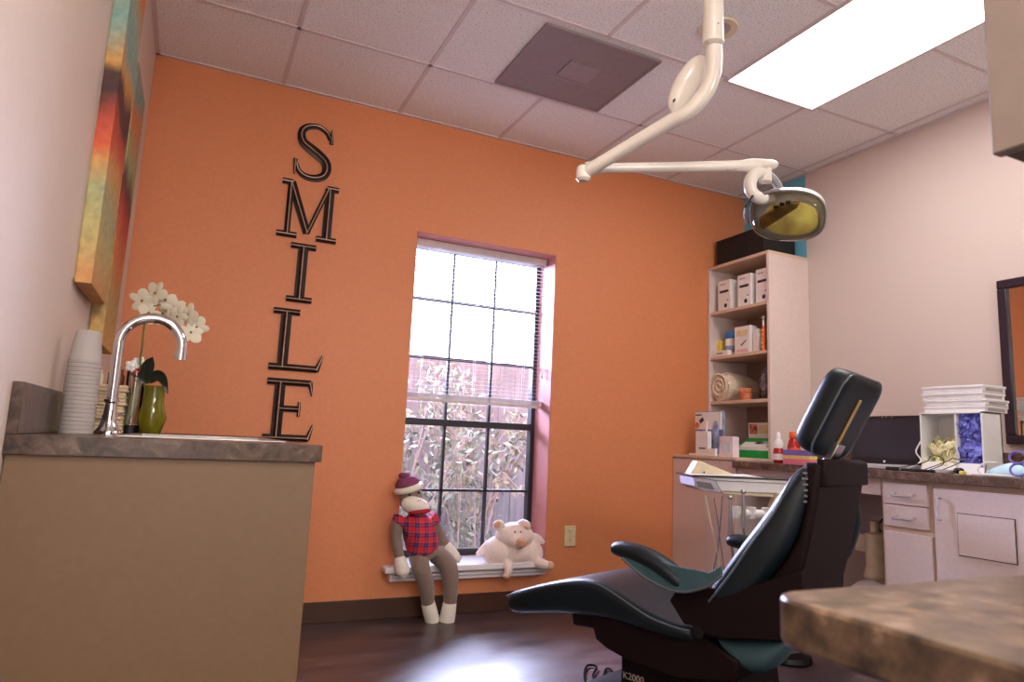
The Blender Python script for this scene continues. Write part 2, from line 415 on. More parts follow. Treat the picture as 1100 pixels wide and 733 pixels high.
# window sill with apron
b = MB(); b.box(WX0, WX1, 0, .21, .232, .262); b.box(.955, 1.885, -.085, 0, .232, .262)
b.box(.99, 1.875, -.05, 0, .185, .232); b.box(1.0, 1.868, -.062, 0, .205, .222)
st('trim_2', b, M['sill'], bevel=.005)
# window
w = empty('window_1', ((WX0+WX1)/2, .22, WZ0), kind='structure')
b = MB(); fy0, fy1 = .195, .25; ft = .028
b.box(WX0, WX0+ft, fy0, fy1, .262, WZ1); b.box(WX1-ft, WX1, fy0, fy1, .262, WZ1); b.box(WX0, WX1, fy0, fy1, WZ1-ft, WZ1); b.box(WX0, WX1, fy0, fy1, .262, .262+.035)
b.build('window_frame', M['bronze'], w, bevel=.003)
b = MB(); b.box(WX0+ft, WX1-ft, .19, .24, .98, 1.018); b.build('meeting_rail', M['bronze'], w, bevel=.003)
b = MB(); xi0, xi1 = WX0+ft, WX1-ft; mw_ = .007
for k in (1, 2):
    x = xi0+(xi1-xi0)*k/3
    b.box(x-mw_, x+mw_, .21, .235, .29, .98); b.box(x-mw_, x+mw_, .21, .235, 1.01, WZ1-ft)
for z in (.62, 1.366, 1.706): b.box(xi0, xi1, .21, .235, z-mw_, z+mw_)
b.build('muntins', M['bronze'], w, smooth=False)
MB().box(xi0, xi1, .221, .224, .29, WZ1-ft).build('glass', M['glass'], w, smooth=False)
# blind
bl = empty('window_blind', (1.45, .12, 1.1), 'white horizontal slat blind half lowered over the window', 'blind')
bx0, bx1 = 1.034, 1.893
MB().box(bx0, bx1,   .10, .145, 1.985, WZ1-.004).build('headrail', M['rail'], bl, bevel=.003)
b = MB(); n = 38
for i in range(n):
    z = 1.155+i*(1.975-1.155)/(n-1)
    b.obox((1.462, .122, z), (.426, 0, 0), (0, .012, .0012), (0, 0, .0005))
b.build('slats', M['slat'], bl, smooth=False)
b = MB()
for x in (1.14, 1.456, 1.77):
    for y in (.109, .135): b.box(x-.0008, x+.0008, y-.0008, y+.0008, 1.13, 1.99)
b.build('ladder_cords', M['white'], bl, smooth=False)
b = MB()
b.box(bx0+.002, bx1-.002, .11, .135, 1.112, 1.128)
for i in range(7): b.box(bx0+.002, bx1-.002, .110, .135, 1.131+i*.0035, 1.1325+i*.0035)
b.build('bottom_rail', M['rail'], bl, bevel=.001)
b = MB(); b.tube([(1.88, .095, 1.98), (1.882, .093, 1.6), (1.88, .094, 1.33)], .0015, 6); b.cyl((1.88, .094, 1.33), (1.88, .094, 1.29), .004, .007, 10)
b.build('pull_cord', M['white'], bl)

# outdoors
st('ground', MB().box(-6, 9, .2, 8, -.35, -.25), M['grass'], smooth=False)
fe = empty('wooden_fence', (1.9, 1.9, -.25), 'grey wooden board fence standing outside the window', 'fence')
b = MB(); x = -3.
while x < 7.5:
    k_ = random.uniform(0, .012); b.box(x, x+.143, 1.85+k_, 1.872, -.25, 1.58+random.uniform(-.01, .01)); x += .142
b.build('boards', M['fence'], fe, smooth=False)
b = MB(); b.box(-3, 7.5, 1.872, 1.91, .1, .19); b.box(-3, 7.5, 1.872, 1.91, 1.25, 1.34); b.build('rails', M['fence'], fe, smooth=False)
def shrub(x, y, h, label, seed, n=16):
    random.seed(seed)
    s = empty('garden_shrub', (x, y, -.25), label, 'shrub', 'bare stemmed shrubs outside the window')
    b = MB(); lf = MB()
    for i in range(n):
        a = random.uniform(0, 2*PI); l = random.uniform(.6, 1)*h; sp = random.uniform(.1, .55)
        p0 = V((x+random.uniform(-.12, .12), y+random.uniform(-.08, .08), -.25))
        p1 = p0+V((math.cos(a)*sp*.4, math.sin(a)*sp*.25, l*.45)); p2 = p0+V((math.cos(a)*sp, math.sin(a)*sp*.4, l*.8)); p3 = p0+V((math.cos(a)*sp*1.5, math.sin(a)*sp*.4, l))
        pts = catmull([p0, p1, p2, p3], 5); b.tube(pts, [.009, .003], 5)
        for k in range(3, len(pts)):
            for q in range(6):
                c = pts[k]+V((random.gauss(0, .06), random.gauss(0, .05), random.gauss(0, .05)))
                d = V((random.gauss(0, 1), random.gauss(0, .6), random.gauss(0, 1))).normalized()*random.uniform(.02, .042)
                e = d.orthogonal().normalized()*d.length*.42
                e = Matrix.Rotation(random.uniform(0, 6.3), 3, d.normalized()) @ e
                vs = [lf.bm.verts.new(c-d), lf.bm.verts.new(c+e), lf.bm.verts.new(c+d), lf.bm.verts.new(c-e)]; lf.face(vs)
    b.build('branches', M['bark'], s); lf.build('foliage', M['leafout'], s, smooth=False)
shrub(1.25, 1.0, 1.7, 'pale branching shrub behind the left panes of the window', 3)
shrub(1.95, 1.35, 1.8, 'pale branching shrub behind the middle panes of the window', 5)
shrub(2.75, 1.1, 1.65, 'pale leafy shrub behind the right panes of the window', 9)

# outlet
o = empty('wall_outlet', (2.052, -.001, .33), 'ivory electrical outlet low on the orange wall right of the window', 'outlet')
MB().box(2.015, 2.089, -.006, 0, .328, .444).build('cover_plate', M['ivory'], o, bevel=.003)
for z in (.412, .362):
    MB().prism(rrect(.034, .03, .009), lambda a, c, y, z=z: V((2.052+a, y, z+c)), -.009, -.005).build('socket', M['cream'], o, bevel=.001)
    b = MB(); b.box(2.044, 2.046, -.0098, -.008, z-.004, z+.008); b.box(2.058, 2.060, -.0098, -.008, z-.004, z+.008); b.cyl((2.052, -.0098, z-.008), (2.052, -.008, z-.008), .002, n=8)
    b.build('slots', M['black'], o, smooth=False)
MB().cyl((2.052, -.0085, .387), (2.052, -.005, .387), .003, n=10).build('screw', M['steel'], o)

# ceiling light
def ceiling_light(x0, x1, y0, y1, label):
    l = empty('ceiling_light', ((x0+x1)/2, (y0+y1)/2, H), label, 'ceiling light', 'flush fluorescent ceiling panels')
    b = MB(); t = .014
    for bb in ((x0-t, x1+t, y0-t, y0), (x0-t, x1+t, y1, y1+t), (x0-t, x0, y0, y1), (x1, x1+t, y0, y1)): b.box(*bb, H-.012, H)
    b.build('frame', M['grid'], l, smooth=False)
    MB().box(x0, x1, y0, y1, H-.008, H-.003).build('diffuser', M['diff'], l, smooth=False)
M['diff'] = emis('lit_diffuser', (255, 246, 240), 7.)
ceiling_light(2.175, 2.735, -2.36, -1.16, 'bright flush fluorescent panel in the ceiling above the dental chair')
ceiling_light(.35, .91, -4.4, -3.2, 'added unseen fluorescent panel in the ceiling over the desk corner')  # out of view, added behind the viewer to light the room

# ceiling vent
vt = empty('ceiling_vent', (1.5, -.86, H), 'square grey air return panel set in the ceiling tiles', 'vent')
b = MB(); b.box(1.2, 1.8, -1.135, -.587, H-.010, H-.002); b.build('panel', M['vent'], vt, bevel=.002)
b = MB()
for bb in ((1.2, 1.8, -1.135, -1.12), (1.2, 1.8, -.602, -.587), (1.2, 1.215, -1.12, -.602), (1.785, 1.8, -1.12, -.602)): b.box(*bb, H-.014, H-.010)
b.build('rim', M['vent'], vt, smooth=False)
b = MB(); b.box(1.43, 1.60, -.94, -.80, H-.013, H-.010); b.box(1.40, 1.63, -.785, -.775, H-.012, H-.010); b.box(1.43, 1.44, -.96, -.80, H-.015, H-.010)
b.build('damper', M['ventlight'], vt, smooth=False)

# round ceiling fixture behind the lamp pole
dl = empty('recessed_downlight', (1.857, -1.448, H), 'round cream ringed recessed fixture behind the lamp pole', 'ceiling fixture')
MB().lathe([(.048, -.002), (.05, -.008), (.078, -.010), (.082, -.002)], (1.857, -1.448, H), cap=False).build('trim_ring', M['cream'], dl)
MB().lathe([(.05, -.003), (.02, -.004), (.001, -.004)], (1.857, -1.448, H)).build('lens', M['printlight'], dl)

# ------------------------------------------------------------------ SMILE letters
def roof_stroke(b, rd, pts, ws, org, sc, dep=.018):
    """a stroke with a ridged (bevelled) section, in the plane of the orange wall"""
    P = [V((p[0], 0, p[1]))*sc for p in pts]
    if len(P) > 4: P = catmull(P, 4)
    n = len(P); ws = lerpl(list(ws), n)
    rings = []; spine = []
    for i in range(n):
        t = (P[min(i+1, n-1)]-P[max(i-1, 0)]).normalized(); s = V((t.z, 0, -t.x)); wd = ws[i]*sc/2
        p = V(org)+P[i]; k = V((0, -1, 0))
        rings.append([p+s*wd, p+s*wd+k*dep*.45, p+s*wd*.55+k*dep*.6, p+k*dep, p-s*wd*.55+k*dep*.6, p-s*wd+k*dep*.45, p-s*wd])
        spine.append(p+k*(dep-.001))
    b.loft(rings); rd.tube(spine, .003, 6)  # pale bar drawn as the highlight on the bevel
LET = {
 'S': (.66, [([(.575, .78), (.53, .87), (.45, .935), (.34, .965), (.2, .93), (.115, .85), (.10, .74), (.15, .63), (.27, .55), (.41, .46), (.52, .37), (.56, .25), (.53, .13), (.44, .06), (.31, .035), (.19, .06), (.10, .13), (.06, .24)], (.07, .09, .13, .18, .15, .11, .07)),
             ([(.6, .70), (.6, .96)], (.07, .03)), ([(.04, .06), (.04, .32)], (.03, .07))]),
 'M': (1.0, [([(.17, .03), (.17, .95)], (.10, .10)), ([(.17, .97), (.5, .10)], (.15, .13)), ([(.5, .10), (.80, .95)], (.075, .075)), ([(.83, .03), (.83, .97)], (.16, .16)),
             ([(0, .035), (.33, .035)], (.10, .10)), ([(.66, .035), (1., .035)], (.10, .10)), ([(.02, .965), (.2, .965)], (.10, .10)), ([(.78, .965), (.98, .965)], (.10, .10))]),
 'I': (.42, [([(.21, .03), (.21, .97)], (.17, .17)), ([(0, .035), (.42, .035)], (.10, .10)), ([(0, .965), (.42, .965)], (.10, .10))]),
 'L': (.86, [([(.21, .03), (.21, .97)], (.17, .17)), ([(0, .04), (.78, .04)], (.11, .11)), ([(0, .965), (.42, .965)], (.10, .10)), ([(.76, .02), (.85, .28)], (.10, .03))]),
 'E': (.80, [([(.21, .03), (.21, .97)], (.17, .17)), ([(0, .04), (.73, .04)], (.11, .11)), ([(0, .96), (.70, .96)], (.11, .11)), ([(.2, .52), (.54, .52)], (.10, .10)),
             ([(.54, .40), (.54, .64)], (.05, .05)), ([(.71, .02), (.79, .27)], (.09, .03)), ([(.68, .98), (.74, .75)], (.09, .03))]),
}
for ch, cx, z0, hh, lab in (('S', .447, 2.20, .305, 'dark bronze capital letter S at the top of the vertical wall word'),
                       ('M', .447, 1.885, .295, 'dark bronze capital letter M below the S on the orange wall'),
                       ('I', .437, 1.558, .295, 'dark bronze capital letter I between the M and the L on the orange wall'),
                       ('L', .452, 1.212, .30, 'dark bronze capital letter L below the I on the orange wall'),
                       ('E', .443, .868, .295, 'dark bronze capital letter E lowest on the orange wall just above the counter')):
    wd, strokes = LET[ch]; b = MB(); rd = MB(); org = (cx-wd*hh/2, -.002, z0)
    for pts, ws in strokes: roof_stroke(b, rd, pts, ws, org, hh)
    o = empty('wall_letter', (cx, -.001, z0), lab, 'letter', 'bronze letters spelling a word down the orange wall')
    b.build('letter_body', M['letter'], o, smooth=False); rd.build('glint_line', M['ridge'], o)

# ------------------------------------------------------------------ canvases on left wall
artA = artmat('abstract_paint_a', [(.0, (208, 156, 96)), (.10, (202, 146, 88)), (.2, (184, 166, 104)), (.30, (160, 166, 120)), (.37, (206, 150, 84)), (.42, (206, 88, 52)), (.47, (180, 70, 46)), (.51, (66, 38, 38)), (.56, (72, 42, 38)), (.6, (204, 154, 84)), (.66, (124, 164, 154)), (.76, (160, 172, 146)), (.86, (214, 134, 72)), (1, (120, 160, 150))], 1.3)
artB = artmat('abstract_paint_b', [(.0, (206, 160, 90)), (.12, (176, 150, 90)), (.26, (200, 110, 60)), (.36, (170, 50, 34)), (.42, (70, 32, 28)), (.5, (150, 160, 110)), (.62, (190, 110, 60)), (.7, (96, 150, 140)), (.8, (210, 120, 60)), (1, (190, 60, 40))], 4.1)
for nm, y0, y1, z0, z1, mt, lab in (('canvas_painting', -1.37, -1.02, 1.285, 2.5, artA, 'tall abstract striped canvas nearer the faucet end of the left wall'),
                           ('canvas_painting', -.98, -.64, 1.16, 2.14, artB, 'lower hung abstract canvas nearer the orange wall corner')):
    o = empty(nm, (XL+.02, (y0+y1)/2, z0), lab, 'painting', 'abstract canvases on the left wall')
    MB().box(XL+.004, XL+.045, y0, y1, z0, z1).build('canvas', mt, o, bevel=.002)
    b = MB(); b.box(XL, XL+.01, y0+.01, y0+.04, z0+.01, z1-.01); b.box(XL, XL+.01, y1-.04, y1-.01, z0+.01, z1-.01); b.build('stretcher', M['lamedge'], o, smooth=False)

# ------------------------------------------------------------------ left sink counter
LZ = .88; LY = -1.857
o = empty('sink_cabinet', (-.02, -.93, 0), 'shade-darkened base cabinet with a plain end panel under the sink counter', 'cabinet')
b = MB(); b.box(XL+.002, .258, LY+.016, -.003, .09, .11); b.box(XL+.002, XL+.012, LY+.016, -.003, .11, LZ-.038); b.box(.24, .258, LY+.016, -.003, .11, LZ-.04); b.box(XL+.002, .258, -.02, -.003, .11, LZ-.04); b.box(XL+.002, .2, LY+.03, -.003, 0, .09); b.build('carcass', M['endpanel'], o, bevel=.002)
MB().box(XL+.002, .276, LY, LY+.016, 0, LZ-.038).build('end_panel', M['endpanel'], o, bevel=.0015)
for k in range(4):
    y0 = LY+.03+k*.45
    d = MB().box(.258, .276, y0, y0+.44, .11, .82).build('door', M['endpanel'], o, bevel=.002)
    MB().tube([(.276, y0+.39, .64), (.30, y0+.39, .64), (.30, y0+.39, .74), (.276, y0+.39, .74)], .004, 8).build('handle', M['steel'], d)
o = empty('countertop', (-.02, -.93, LZ-.038), 'dark mottled brown countertop with the sink along the left wall', 'countertop')
sx0, sx1, sy0, sy1 = -.13, .215, -1.62, -1.10
b = MB()
for bb in ((XL, .288, LY-.012, sy0), (XL, .288, sy1, -.001), (XL, sx0, sy0, sy1), (sx1, .288, sy0, sy1)): b.box(*bb, LZ-.038, LZ)
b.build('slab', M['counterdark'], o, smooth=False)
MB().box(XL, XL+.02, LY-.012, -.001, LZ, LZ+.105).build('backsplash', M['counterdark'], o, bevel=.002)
o = empty('sink', ((sx0+sx1)/2, (sy0+sy1)/2, LZ-.17), 'stainless steel drop in sink in the left countertop', 'sink')
b = MB()
for bb in ((sx0-.02, sx1+.02, sy0-.02, sy0+.004), (sx0-.02, sx1+.02, sy1-.004, sy1+.02), (sx0-.02, sx0+.004, sy0, sy1), (sx1-.004, sx1+.02, sy0, sy1)): b.box(*bb, LZ, LZ+.004)
b.build('rim', M['steel'], o, bevel=.001)
b = MB(); t = .0015
for bb in ((sx0, sx1, sy0, sy0+t), (sx0, sx1, sy1-t, sy1), (sx0, sx0+t, sy0, sy1), (sx1-t, sx1, sy0, sy1)): b.box(*bb, LZ-.165, LZ+.001)
b.box(sx0, sx1, sy0, sy1, LZ-.167, LZ-.165); b.build('basin', M['steel'], o, smooth=False)
# faucet
fp = at_x(116, 462, -.2); fy = fp.y
o = empty('faucet', (-.2, fy, LZ), 'chrome gooseneck faucet arching over the left counter', 'faucet')
MB().lathe([(.034, 0), (.034, .006), (.03, .012), (.024, .02), (.018, .045), (.015, .075), (.014, .085), (.019, .09), (.019, .096), (.013, .1)], (-.2, fy, LZ)).build('base', M['chrome'], o)
Rg = .080; zc = LZ+.257
pts = [V((-.2, fy, LZ+.09)), V((-.2, fy, zc))]+[V((-.2+Rg-Rg*math.cos(a), fy, zc+Rg*math.sin(a))) for a in [PI*k/16 for k in range(1, 17)]]+[V((-.2+2*Rg, fy, zc-.012))]
MB().tube(pts, .0143, 16).build('spout', M['chrome'], o)
MB().cyl((-.2+2*Rg, fy, zc-.012), (-.2+2*Rg, fy, zc-.036), .0175, n=18).build('aerator', M['chrome'], o)
h_ = MB(); h_.lathe([(.02, 0), (.02, .006), (.012, .02), (.011, .04), (.015, .05), (.012, .056)], (-.215, fy+.1, LZ)); h_.tube([(-.215, fy+.1, LZ+.05), (-.17, fy+.1, LZ+.06)], [.006, .004], 8); h_.build('handle', M['chrome'], o)
# stacked foam cups
def stand(px, t, z): p = at_d(px, 450, t); p.z = z; return p
cp = at_x(83, 450, -.258); cp.z = LZ
s = cp
cup0 = None
ncup = 18; step = .0105
for k in range(ncup):
    b = MB(); zb = LZ+k*step
    prof = [(.0375, 0), (.0388, .001), (.0388, .009), (.0375, .0102), (.028, .084), (.026, .086), (.001, .086)]
    b.lathe(prof, (cp.x, cp.y, zb), 24, cap=False)
    if cup0 is None:
        o = b.build('foam_cup', M['cup'], origin='none'); cup0 = o; bpy.context.view_layer.update()
        me = o.data; me.transform(Matrix.Translation((-cp.x, -cp.y, -LZ))); o.location = (cp.x, cp.y, LZ)
        tag(o, 'upside down grey foam cup nested in the stack by the faucet', 'cup', 'nested foam cups in one upside down stack')
    else:
        b.bm.free(); o = cup0.copy(); COL.objects.link(o); o.location = (cp.x, cp.y, zb)
# folded paper towels
tp = at_x(112, 450, -.245); tz = LZ
for k in range(7):
    hgt = .022
    b = MB(); x0 = tp.x-.055+random.uniform(-.003, .003); y0 = tp.y-.03+random.uniform(-.004, .004)
    b.box(x0, x0+.11, y0, y0+.22, tz, tz+hgt*.45); b.box(x0+.001, x0+.108, y0+.002, y0+.22, tz+hgt*.5, tz+hgt*.96)
    b.box(x0, x0+.006, y0, y0+.22, tz, tz+hgt*.96)
    o = tag(b.build('folded_towel', M['towelpaper'], bevel=.002), 'tan folded towel in the pile behind the faucet', 'towel', 'folded tan towels piled on the left counter'); tz += hgt
for dx, hgt, mt, lab in ((-.03, .05, 'cream', 'small cream bottle on the tan towel pile nearest the wall'), (.0, .065, 'amber', 'small amber bottle on the middle of the tan towel pile'), (.028, .055, 'amber', 'small amber bottle on the towel pile beside the faucet neck')):
    b = MB(); b.lathe([(.010, 0), (.011, .003), (.011, hgt*.6), (.005, hgt*.72), (.005, hgt)], (tp.x+dx, tp.y+.05, tz), 14)
    tag(b.build('small_bottle', M[mt]), lab, 'bottle')
# clear cylinder vase with trinkets
vp = stand(141, 2.25, LZ); R_ = .029
o = empty('glass_vase', vp, 'clear glass cylinder with a black foot beside the olive vase', 'vase')
b = MB(); b.lathe([(R_, .028), (R_, .205), (R_-.0015, .205), (R_-.0015, .03), (.001, .03)], vp, cap=False); b.build('cylinder', M['vasec'], o)
MB().lathe([(R_, 0), (R_, .028), (.001, .028)], vp).build('foot', M['black'], o, smooth=False)
b = MB().tube([vp+V((-.012, 0, .032)), vp+V((.0, .003, .10)), vp+V((.016, 0, .20))], [.006, .013, .005], 10, smooth=4).build('wooden_spoon', M['cream']); tag(b, 'pale wooden spoon standing inside the glass cylinder', 'spoon')
random.seed(4)
for k, (mt, lab) in enumerate((('white', 'small white flower bloom at the left rim of the glass cylinder'), ('red', 'small red flower bloom in the glass cylinder'), ('white', 'small white flower bloom in the middle of the glass cylinder'), ('maskblue', 'small pale blue flower bloom at the right rim of the glass cylinder'), ('white', 'small white bloom lowest in the glass cylinder'))):
    c = vp+V(((-.017, -.006, .004, .016, .008)[k], -.006+.003*k, (.222, .206, .236, .216, .192)[k]))
    b = MB(); b.ell(c, (.013, .012, .012), n=6)
    for q in range(5):
        a = q*2*PI/5; b.ell(c+V((math.cos(a)*.013, -.004, math.sin(a)*.013)), (.009, .005, .009), n=5)
    b.tube([c, vp+V((0, 0, .05))], .0012, 5)
    tag(b.build('small_flower', M[mt]), lab, 'flower')
# orchid in olive vase
op = stand(163, 2.25, LZ)
o = empty('orchid_vase', op, 'olive green glass vase holding the white orchid', 'vase')
MB().lathe([(.026, 0), (.030, .003), (.045, .055), (.033, .095), (.031, .145), (.033, .160), (.029, .160), (.027, .13), (.001, .12)], op, 20).build('body', M['vaseg'], o, smooth=True)
o = empty('orchid', op+V((0, 0, .12)), 'white moth orchid spray rising from the olive vase', 'flower')
sp = [op+V((-.012, 0, .11))]+[at_d(x, y, 2.25) for x, y in ((151, 395), (153, 370), (157, 340), (168, 328), (185, 332), (205, 345), (215, 352))]
MB().tube(sp, [.004, .003, .0018], 8, smooth=5).build('stem', M['stemg'], o)
def leafm(path, w):
    b = MB(); P = catmull(path, 5); n = len(P); R = []
    for i, p in enumerate(P):
        t = (P[min(i+1, n-1)]-P[max(i-1, 0)]).normalized(); s_ = t.cross(FW).normalized(); k = math.sin(PI*(i/(n-1))**.8)*w+.002
        R.append([p+s_*k, p+FW*.004, p-s_*k, p+FW*.006])
    return b.loft(R)
for path, wd in (([(158, 413), (157, 400), (161, 390), (164, 384)], .020), ([(160, 412), (168, 404), (175, 408), (180, 423)], .017), ([(154, 412), (153, 402), (155, 392)], .010)):
    leafm([at_d(x, y, 2.24) for x, y in path], wd).build('leaf', M['leaf'], o)
random.seed(12)
for fx, fy_ in ((153, 323), (160, 337), (168, 315), (178, 322), (187, 330), (176, 338), (192, 340), (203, 338), (212, 352), (205, 358)):
    c = at_d(fx, fy_, 2.25+random.uniform(-.03, .03)); rr = random.uniform(.031, .039)
    nrm = (-FW+V((random.uniform(-.5, .5), 0, random.uniform(-.3, .5)))).normalized(); a0 = nrm.orthogonal().normalized(); b0 = nrm.cross(a0)
    b = MB(); ph = random.uniform(0, 6)
    for k in range(5):
        a = ph+2*PI*k/5; d = a0*math.cos(a)+b0*math.sin(a); wv = nrm.cross(d)
        b.ell(c+d*rr*.62+nrm*.003, (rr*.55, rr*(.5 if k % 2 else .36), .0025), axes=(d, wv, nrm), n=7)
    fl = b.build('bloom', M['petal'], o)
    MB().ell(c+nrm*.006, (.004, .004, .005), n=6).build('bloom_centre', M['stemg'], fl)

# ------------------------------------------------------------------ stuffed monkey
def pz(x, y, Y): return at_y(405+x/4.07, 505+y/4.07, Y)
mk = empty('sock_monkey', pz(230, 380, -.05), 'brown sock monkey doll in a plaid shirt slumped on the window sill', 'stuffed toy')
k_ = 1/4.07*.0049     # metres per zoomed pixel at the sill
b = MB()
b.ell(pz(150, 125, -.075), (.062, .06, .072), n=16)                       # head
b.tube([pz(160, 190, -.07), pz(180, 260, -.09), pz(205, 330, -.09), pz(218, 375, -.085)], [.035, .078, .075, .07], 20, smooth=4)
b.tube([pz(92, 222, -.085), pz(84, 300, -.10), pz(100, 385, -.12)], [.035, .028, .024], 14, smooth=5)
b.tube([pz(240, 215, -.05), pz(275, 280, -.04), pz(302, 335, -.05)], [.034, .028, .024], 14, smooth=5)
b.tube([pz(180, 375, -.06), pz(190, 420, -.15), pz(215, 500, -.155), pz(222, 585, -.13)], [.05, .046, .04, .034], 16, smooth=5)
b.tube([pz(260, 370, -.06), pz(310, 415, -.15), pz(322, 500, -.155), pz(318, 585, -.14)], [.05, .046, .04, .034], 16, smooth=5)
b.build('body', M['sockbrown'], mk, remesh=.006)
b = MB(); b.tube([pz(148, 195, -.072), pz(165, 225, -.085), pz(182, 265, -.094), pz(198, 325, -.094), pz(206, 352, -.09)], [.05, .072, .084, .084, .078], 24, smooth=4)
b.tube([pz(110, 212, -.08), pz(90, 245, -.09)], [.048, .040], 16); b.tube([pz(225, 205, -.05), pz(252, 235, -.045)], [.045, .04], 16)
b.build('plaid_shirt', M['plaid'], mk, remesh=.006)
tilt = Matrix.Rotation(math.radians(14), 3, 'Y')
mc = pz(168, 158, -.135)
MB().ell(mc, (.074, .055, .046), rot=tilt).build('muzzle', M['sockwhite'], mk)
MB().ell(pz(184, 181, -.155), (.058, .045, .017), rot=Matrix.Rotation(math.radians(-6), 3, 'Y')).build('mouth', M['sockred'], mk)
for x, y in ((143, 108), (183, 100)): MB().ell(pz(x, y, -.152), .0075, n=8).build('eye', M['black'], mk)
for x, y in ((180, 136), (190, 133)): MB().ell(pz(x, y, -.192), .003, n=6).build('nostril', M['sockbrown'], mk)
b = MB(); hc = pz(134, 62, -.06)
b.ell(hc, (.062, .062, .045), rot=Matrix.Rotation(math.radians(-18), 3, 'Y')); b.ell(hc+V((-.02, 0, .042)), (.03, .03, .02)); b.build('hat', M['hat'], mk)
a1 = Matrix.Rotation(math.radians(-18), 3, 'Y'); b = MB(); cc = pz(138, 80, -.066)
b.tube([cc+a1 @ V((math.cos(a)*.061, math.sin(a)*.061, 0)) for a in [2*PI*k/24 for k in range(25)]], .0165, 10); b.build('hat_brim', M['sockwhite'], mk)
MB().tube([pz(99, 380, -.12), pz(104, 410, -.125), pz(112, 445, -.125), pz(114, 470, -.12)], [.025, .033, .036, .018], 14, smooth=4).build('mitten', M['sockwhite'], mk)
MB().tube([pz(300, 330, -.05), pz(320, 355, -.06), pz(345, 385, -.07), pz(362, 396, -.075)], [.025, .032, .028, .014], 14, smooth=4).build('mitten', M['sockwhite'], mk)
MB().tube([pz(222, 580, -.13), pz(232, 620, -.13), pz(243, 665, -.125), pz(248, 685, -.13)], [.035, .037, .036, .02], 14, smooth=4).build('foot', M['sockwhite'], mk)
MB().tube([pz(318, 580, -.14), pz(312, 620, -.14), pz(304, 665, -.135), pz(300, 685, -.14)], [.035, .038, .04, .022], 14, smooth=4).build('foot', M['sockwhite'], mk)

# ------------------------------------------------------------------ plush pig
def qz(x, y, Y): return at_y(500+x/7.33, 540+y/7.33, Y)
pg = empty('plush_pig', qz(385, 500, -.03), 'pale pink floppy plush pig lying on the window sill', 'stuffed toy')
b = MB()
b.ell(qz(375, 395, -.01), (.145, .085, .078), n=18); b.ell(qz(250, 390, -.01), (.08, .08, .085)); b.ell(qz(500, 400, -.01), (.078, .08, .078))
b.ell(qz(385, 262, -.035), (.112, .07, .074), n=16); b.ell(qz(400, 295, -.08), (.055, .04, .04))
b.tube([qz(330, 470, -.06), qz(338, 520, -.105), qz(328, 570, -.11)], [.026, .024, .019], 12, smooth=4)
b.tube([qz(540, 465, -.05), qz(600, 488, -.10), qz(650, 498, -.115)], [.03, .028, .026], 12, smooth=4)
b.tube([qz(190, 330, 0), qz(130, 380, 0), qz(95, 415, -.01)], [.03, .02, .016], 12, smooth=4)
b.tube([qz(500, 280, 0), qz(570, 290, 0), qz(622, 318, -.01)], [.035, .028, .01], 12, smooth=4)
b.build('body', M['pig'], pg, remesh=.005)
b = MB(); b.ell(qz(262, 182, -.045), (.036, .016, .03)); b.build('ear', M['pig'], pg); MB().ell(qz(252, 176, -.058), (.022, .006, .018)).build('ear_lining', M['pigdark'], pg)
MB().tube([qz(400, 175, -.04), qz(450, 165, -.06), qz(490, 180, -.075), qz(505, 205, -.08)], [.012, .024, .02, .008], 12, smooth=4).build('ear', M['pig'], pg)
MB().tube([qz(455, 185, -.075), qz(480, 192, -.088), qz(492, 208, -.09)], [.006, .008, .004], 8, smooth=3).build('ear_lining', M['pigdark'], pg)
MB().ell(qz(440, 318, -.115), (.034, .022, .028)).build('snout', M['pigdark'], pg)
for x in (430, 452): MB().ell(qz(x, 318, -.137), (.004, .003, .006), n=6).build('nostril', M['jar'], pg)
for x in (390, 435): MB().ell(qz(x, 232, -.098), .005, n=8).build('eye', M['black'], pg)
MB().ell(qz(320, 578, -.112), (.02, .018, .016)).build('trotter', M['pigdark'], pg)
MB().ell(qz(662, 500, -.118), (.026, .022, .026)).build('trotter', M['pigdark'], pg)

# ------------------------------------------------------------------ tall shelf and storage cabinet
SX, SY0, SY1, SB, ST = 3.062, -.54, -.004, .876, 2.125
CX = 2.785
o = empty('storage_cabinet', (3.09, -.28, 0), 'beige laminate floor cabinet with two doors under the tall open shelf', 'cabinet')
b = MB(); b.box(CX+.018, XR-.001, -.548, -.002, .09, .858); b.box(CX+.07, XR-.001, -.54, -.002, 0, .09); b.build('carcass', M['lam'], o, bevel=.002)
MB().box(CX-.004, XR-.001, -.55, -.002, .858, .875).build('top_panel', M['lamedge'], o, bevel=.002)
MB().box(CX, CX+.017, -.296, -.004, .1, .852).build('door', M['lam'], o, bevel=.002)
MB().box(CX, CX+.017, -.546, -.299, .1, .852).build('door', M['lam'], o, bevel=.002)
o = empty('tall_shelf', (3.235, -.267, SB), 'beige laminate open shelf unit standing in the corner on the storage cabinet', 'shelf')
MB().box(SX, XR-.001, SY0, SY0+.02, SB, ST-.02).build('side_panel', M['lam'], o, bevel=.0015)
MB().box(SX, XR-.001, SY1-.02, SY1, SB, ST-.02).build('side_panel', M['lam'], o, bevel=.0015)
MB().box(SX, XR-.001, SY0, SY1, ST-.02, ST).build('top_board', M['lamedge'], o, bevel=.0015)
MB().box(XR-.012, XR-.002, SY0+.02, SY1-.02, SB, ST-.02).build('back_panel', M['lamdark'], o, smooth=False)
SHZ = (1.815, 1.517, 1.226)
for z in SHZ: MB().box(SX+.004, XR-.012, SY0+.02, SY1-.02, z-.02, z).build('shelf_board', M['lamedge'], o, bevel=.0015)
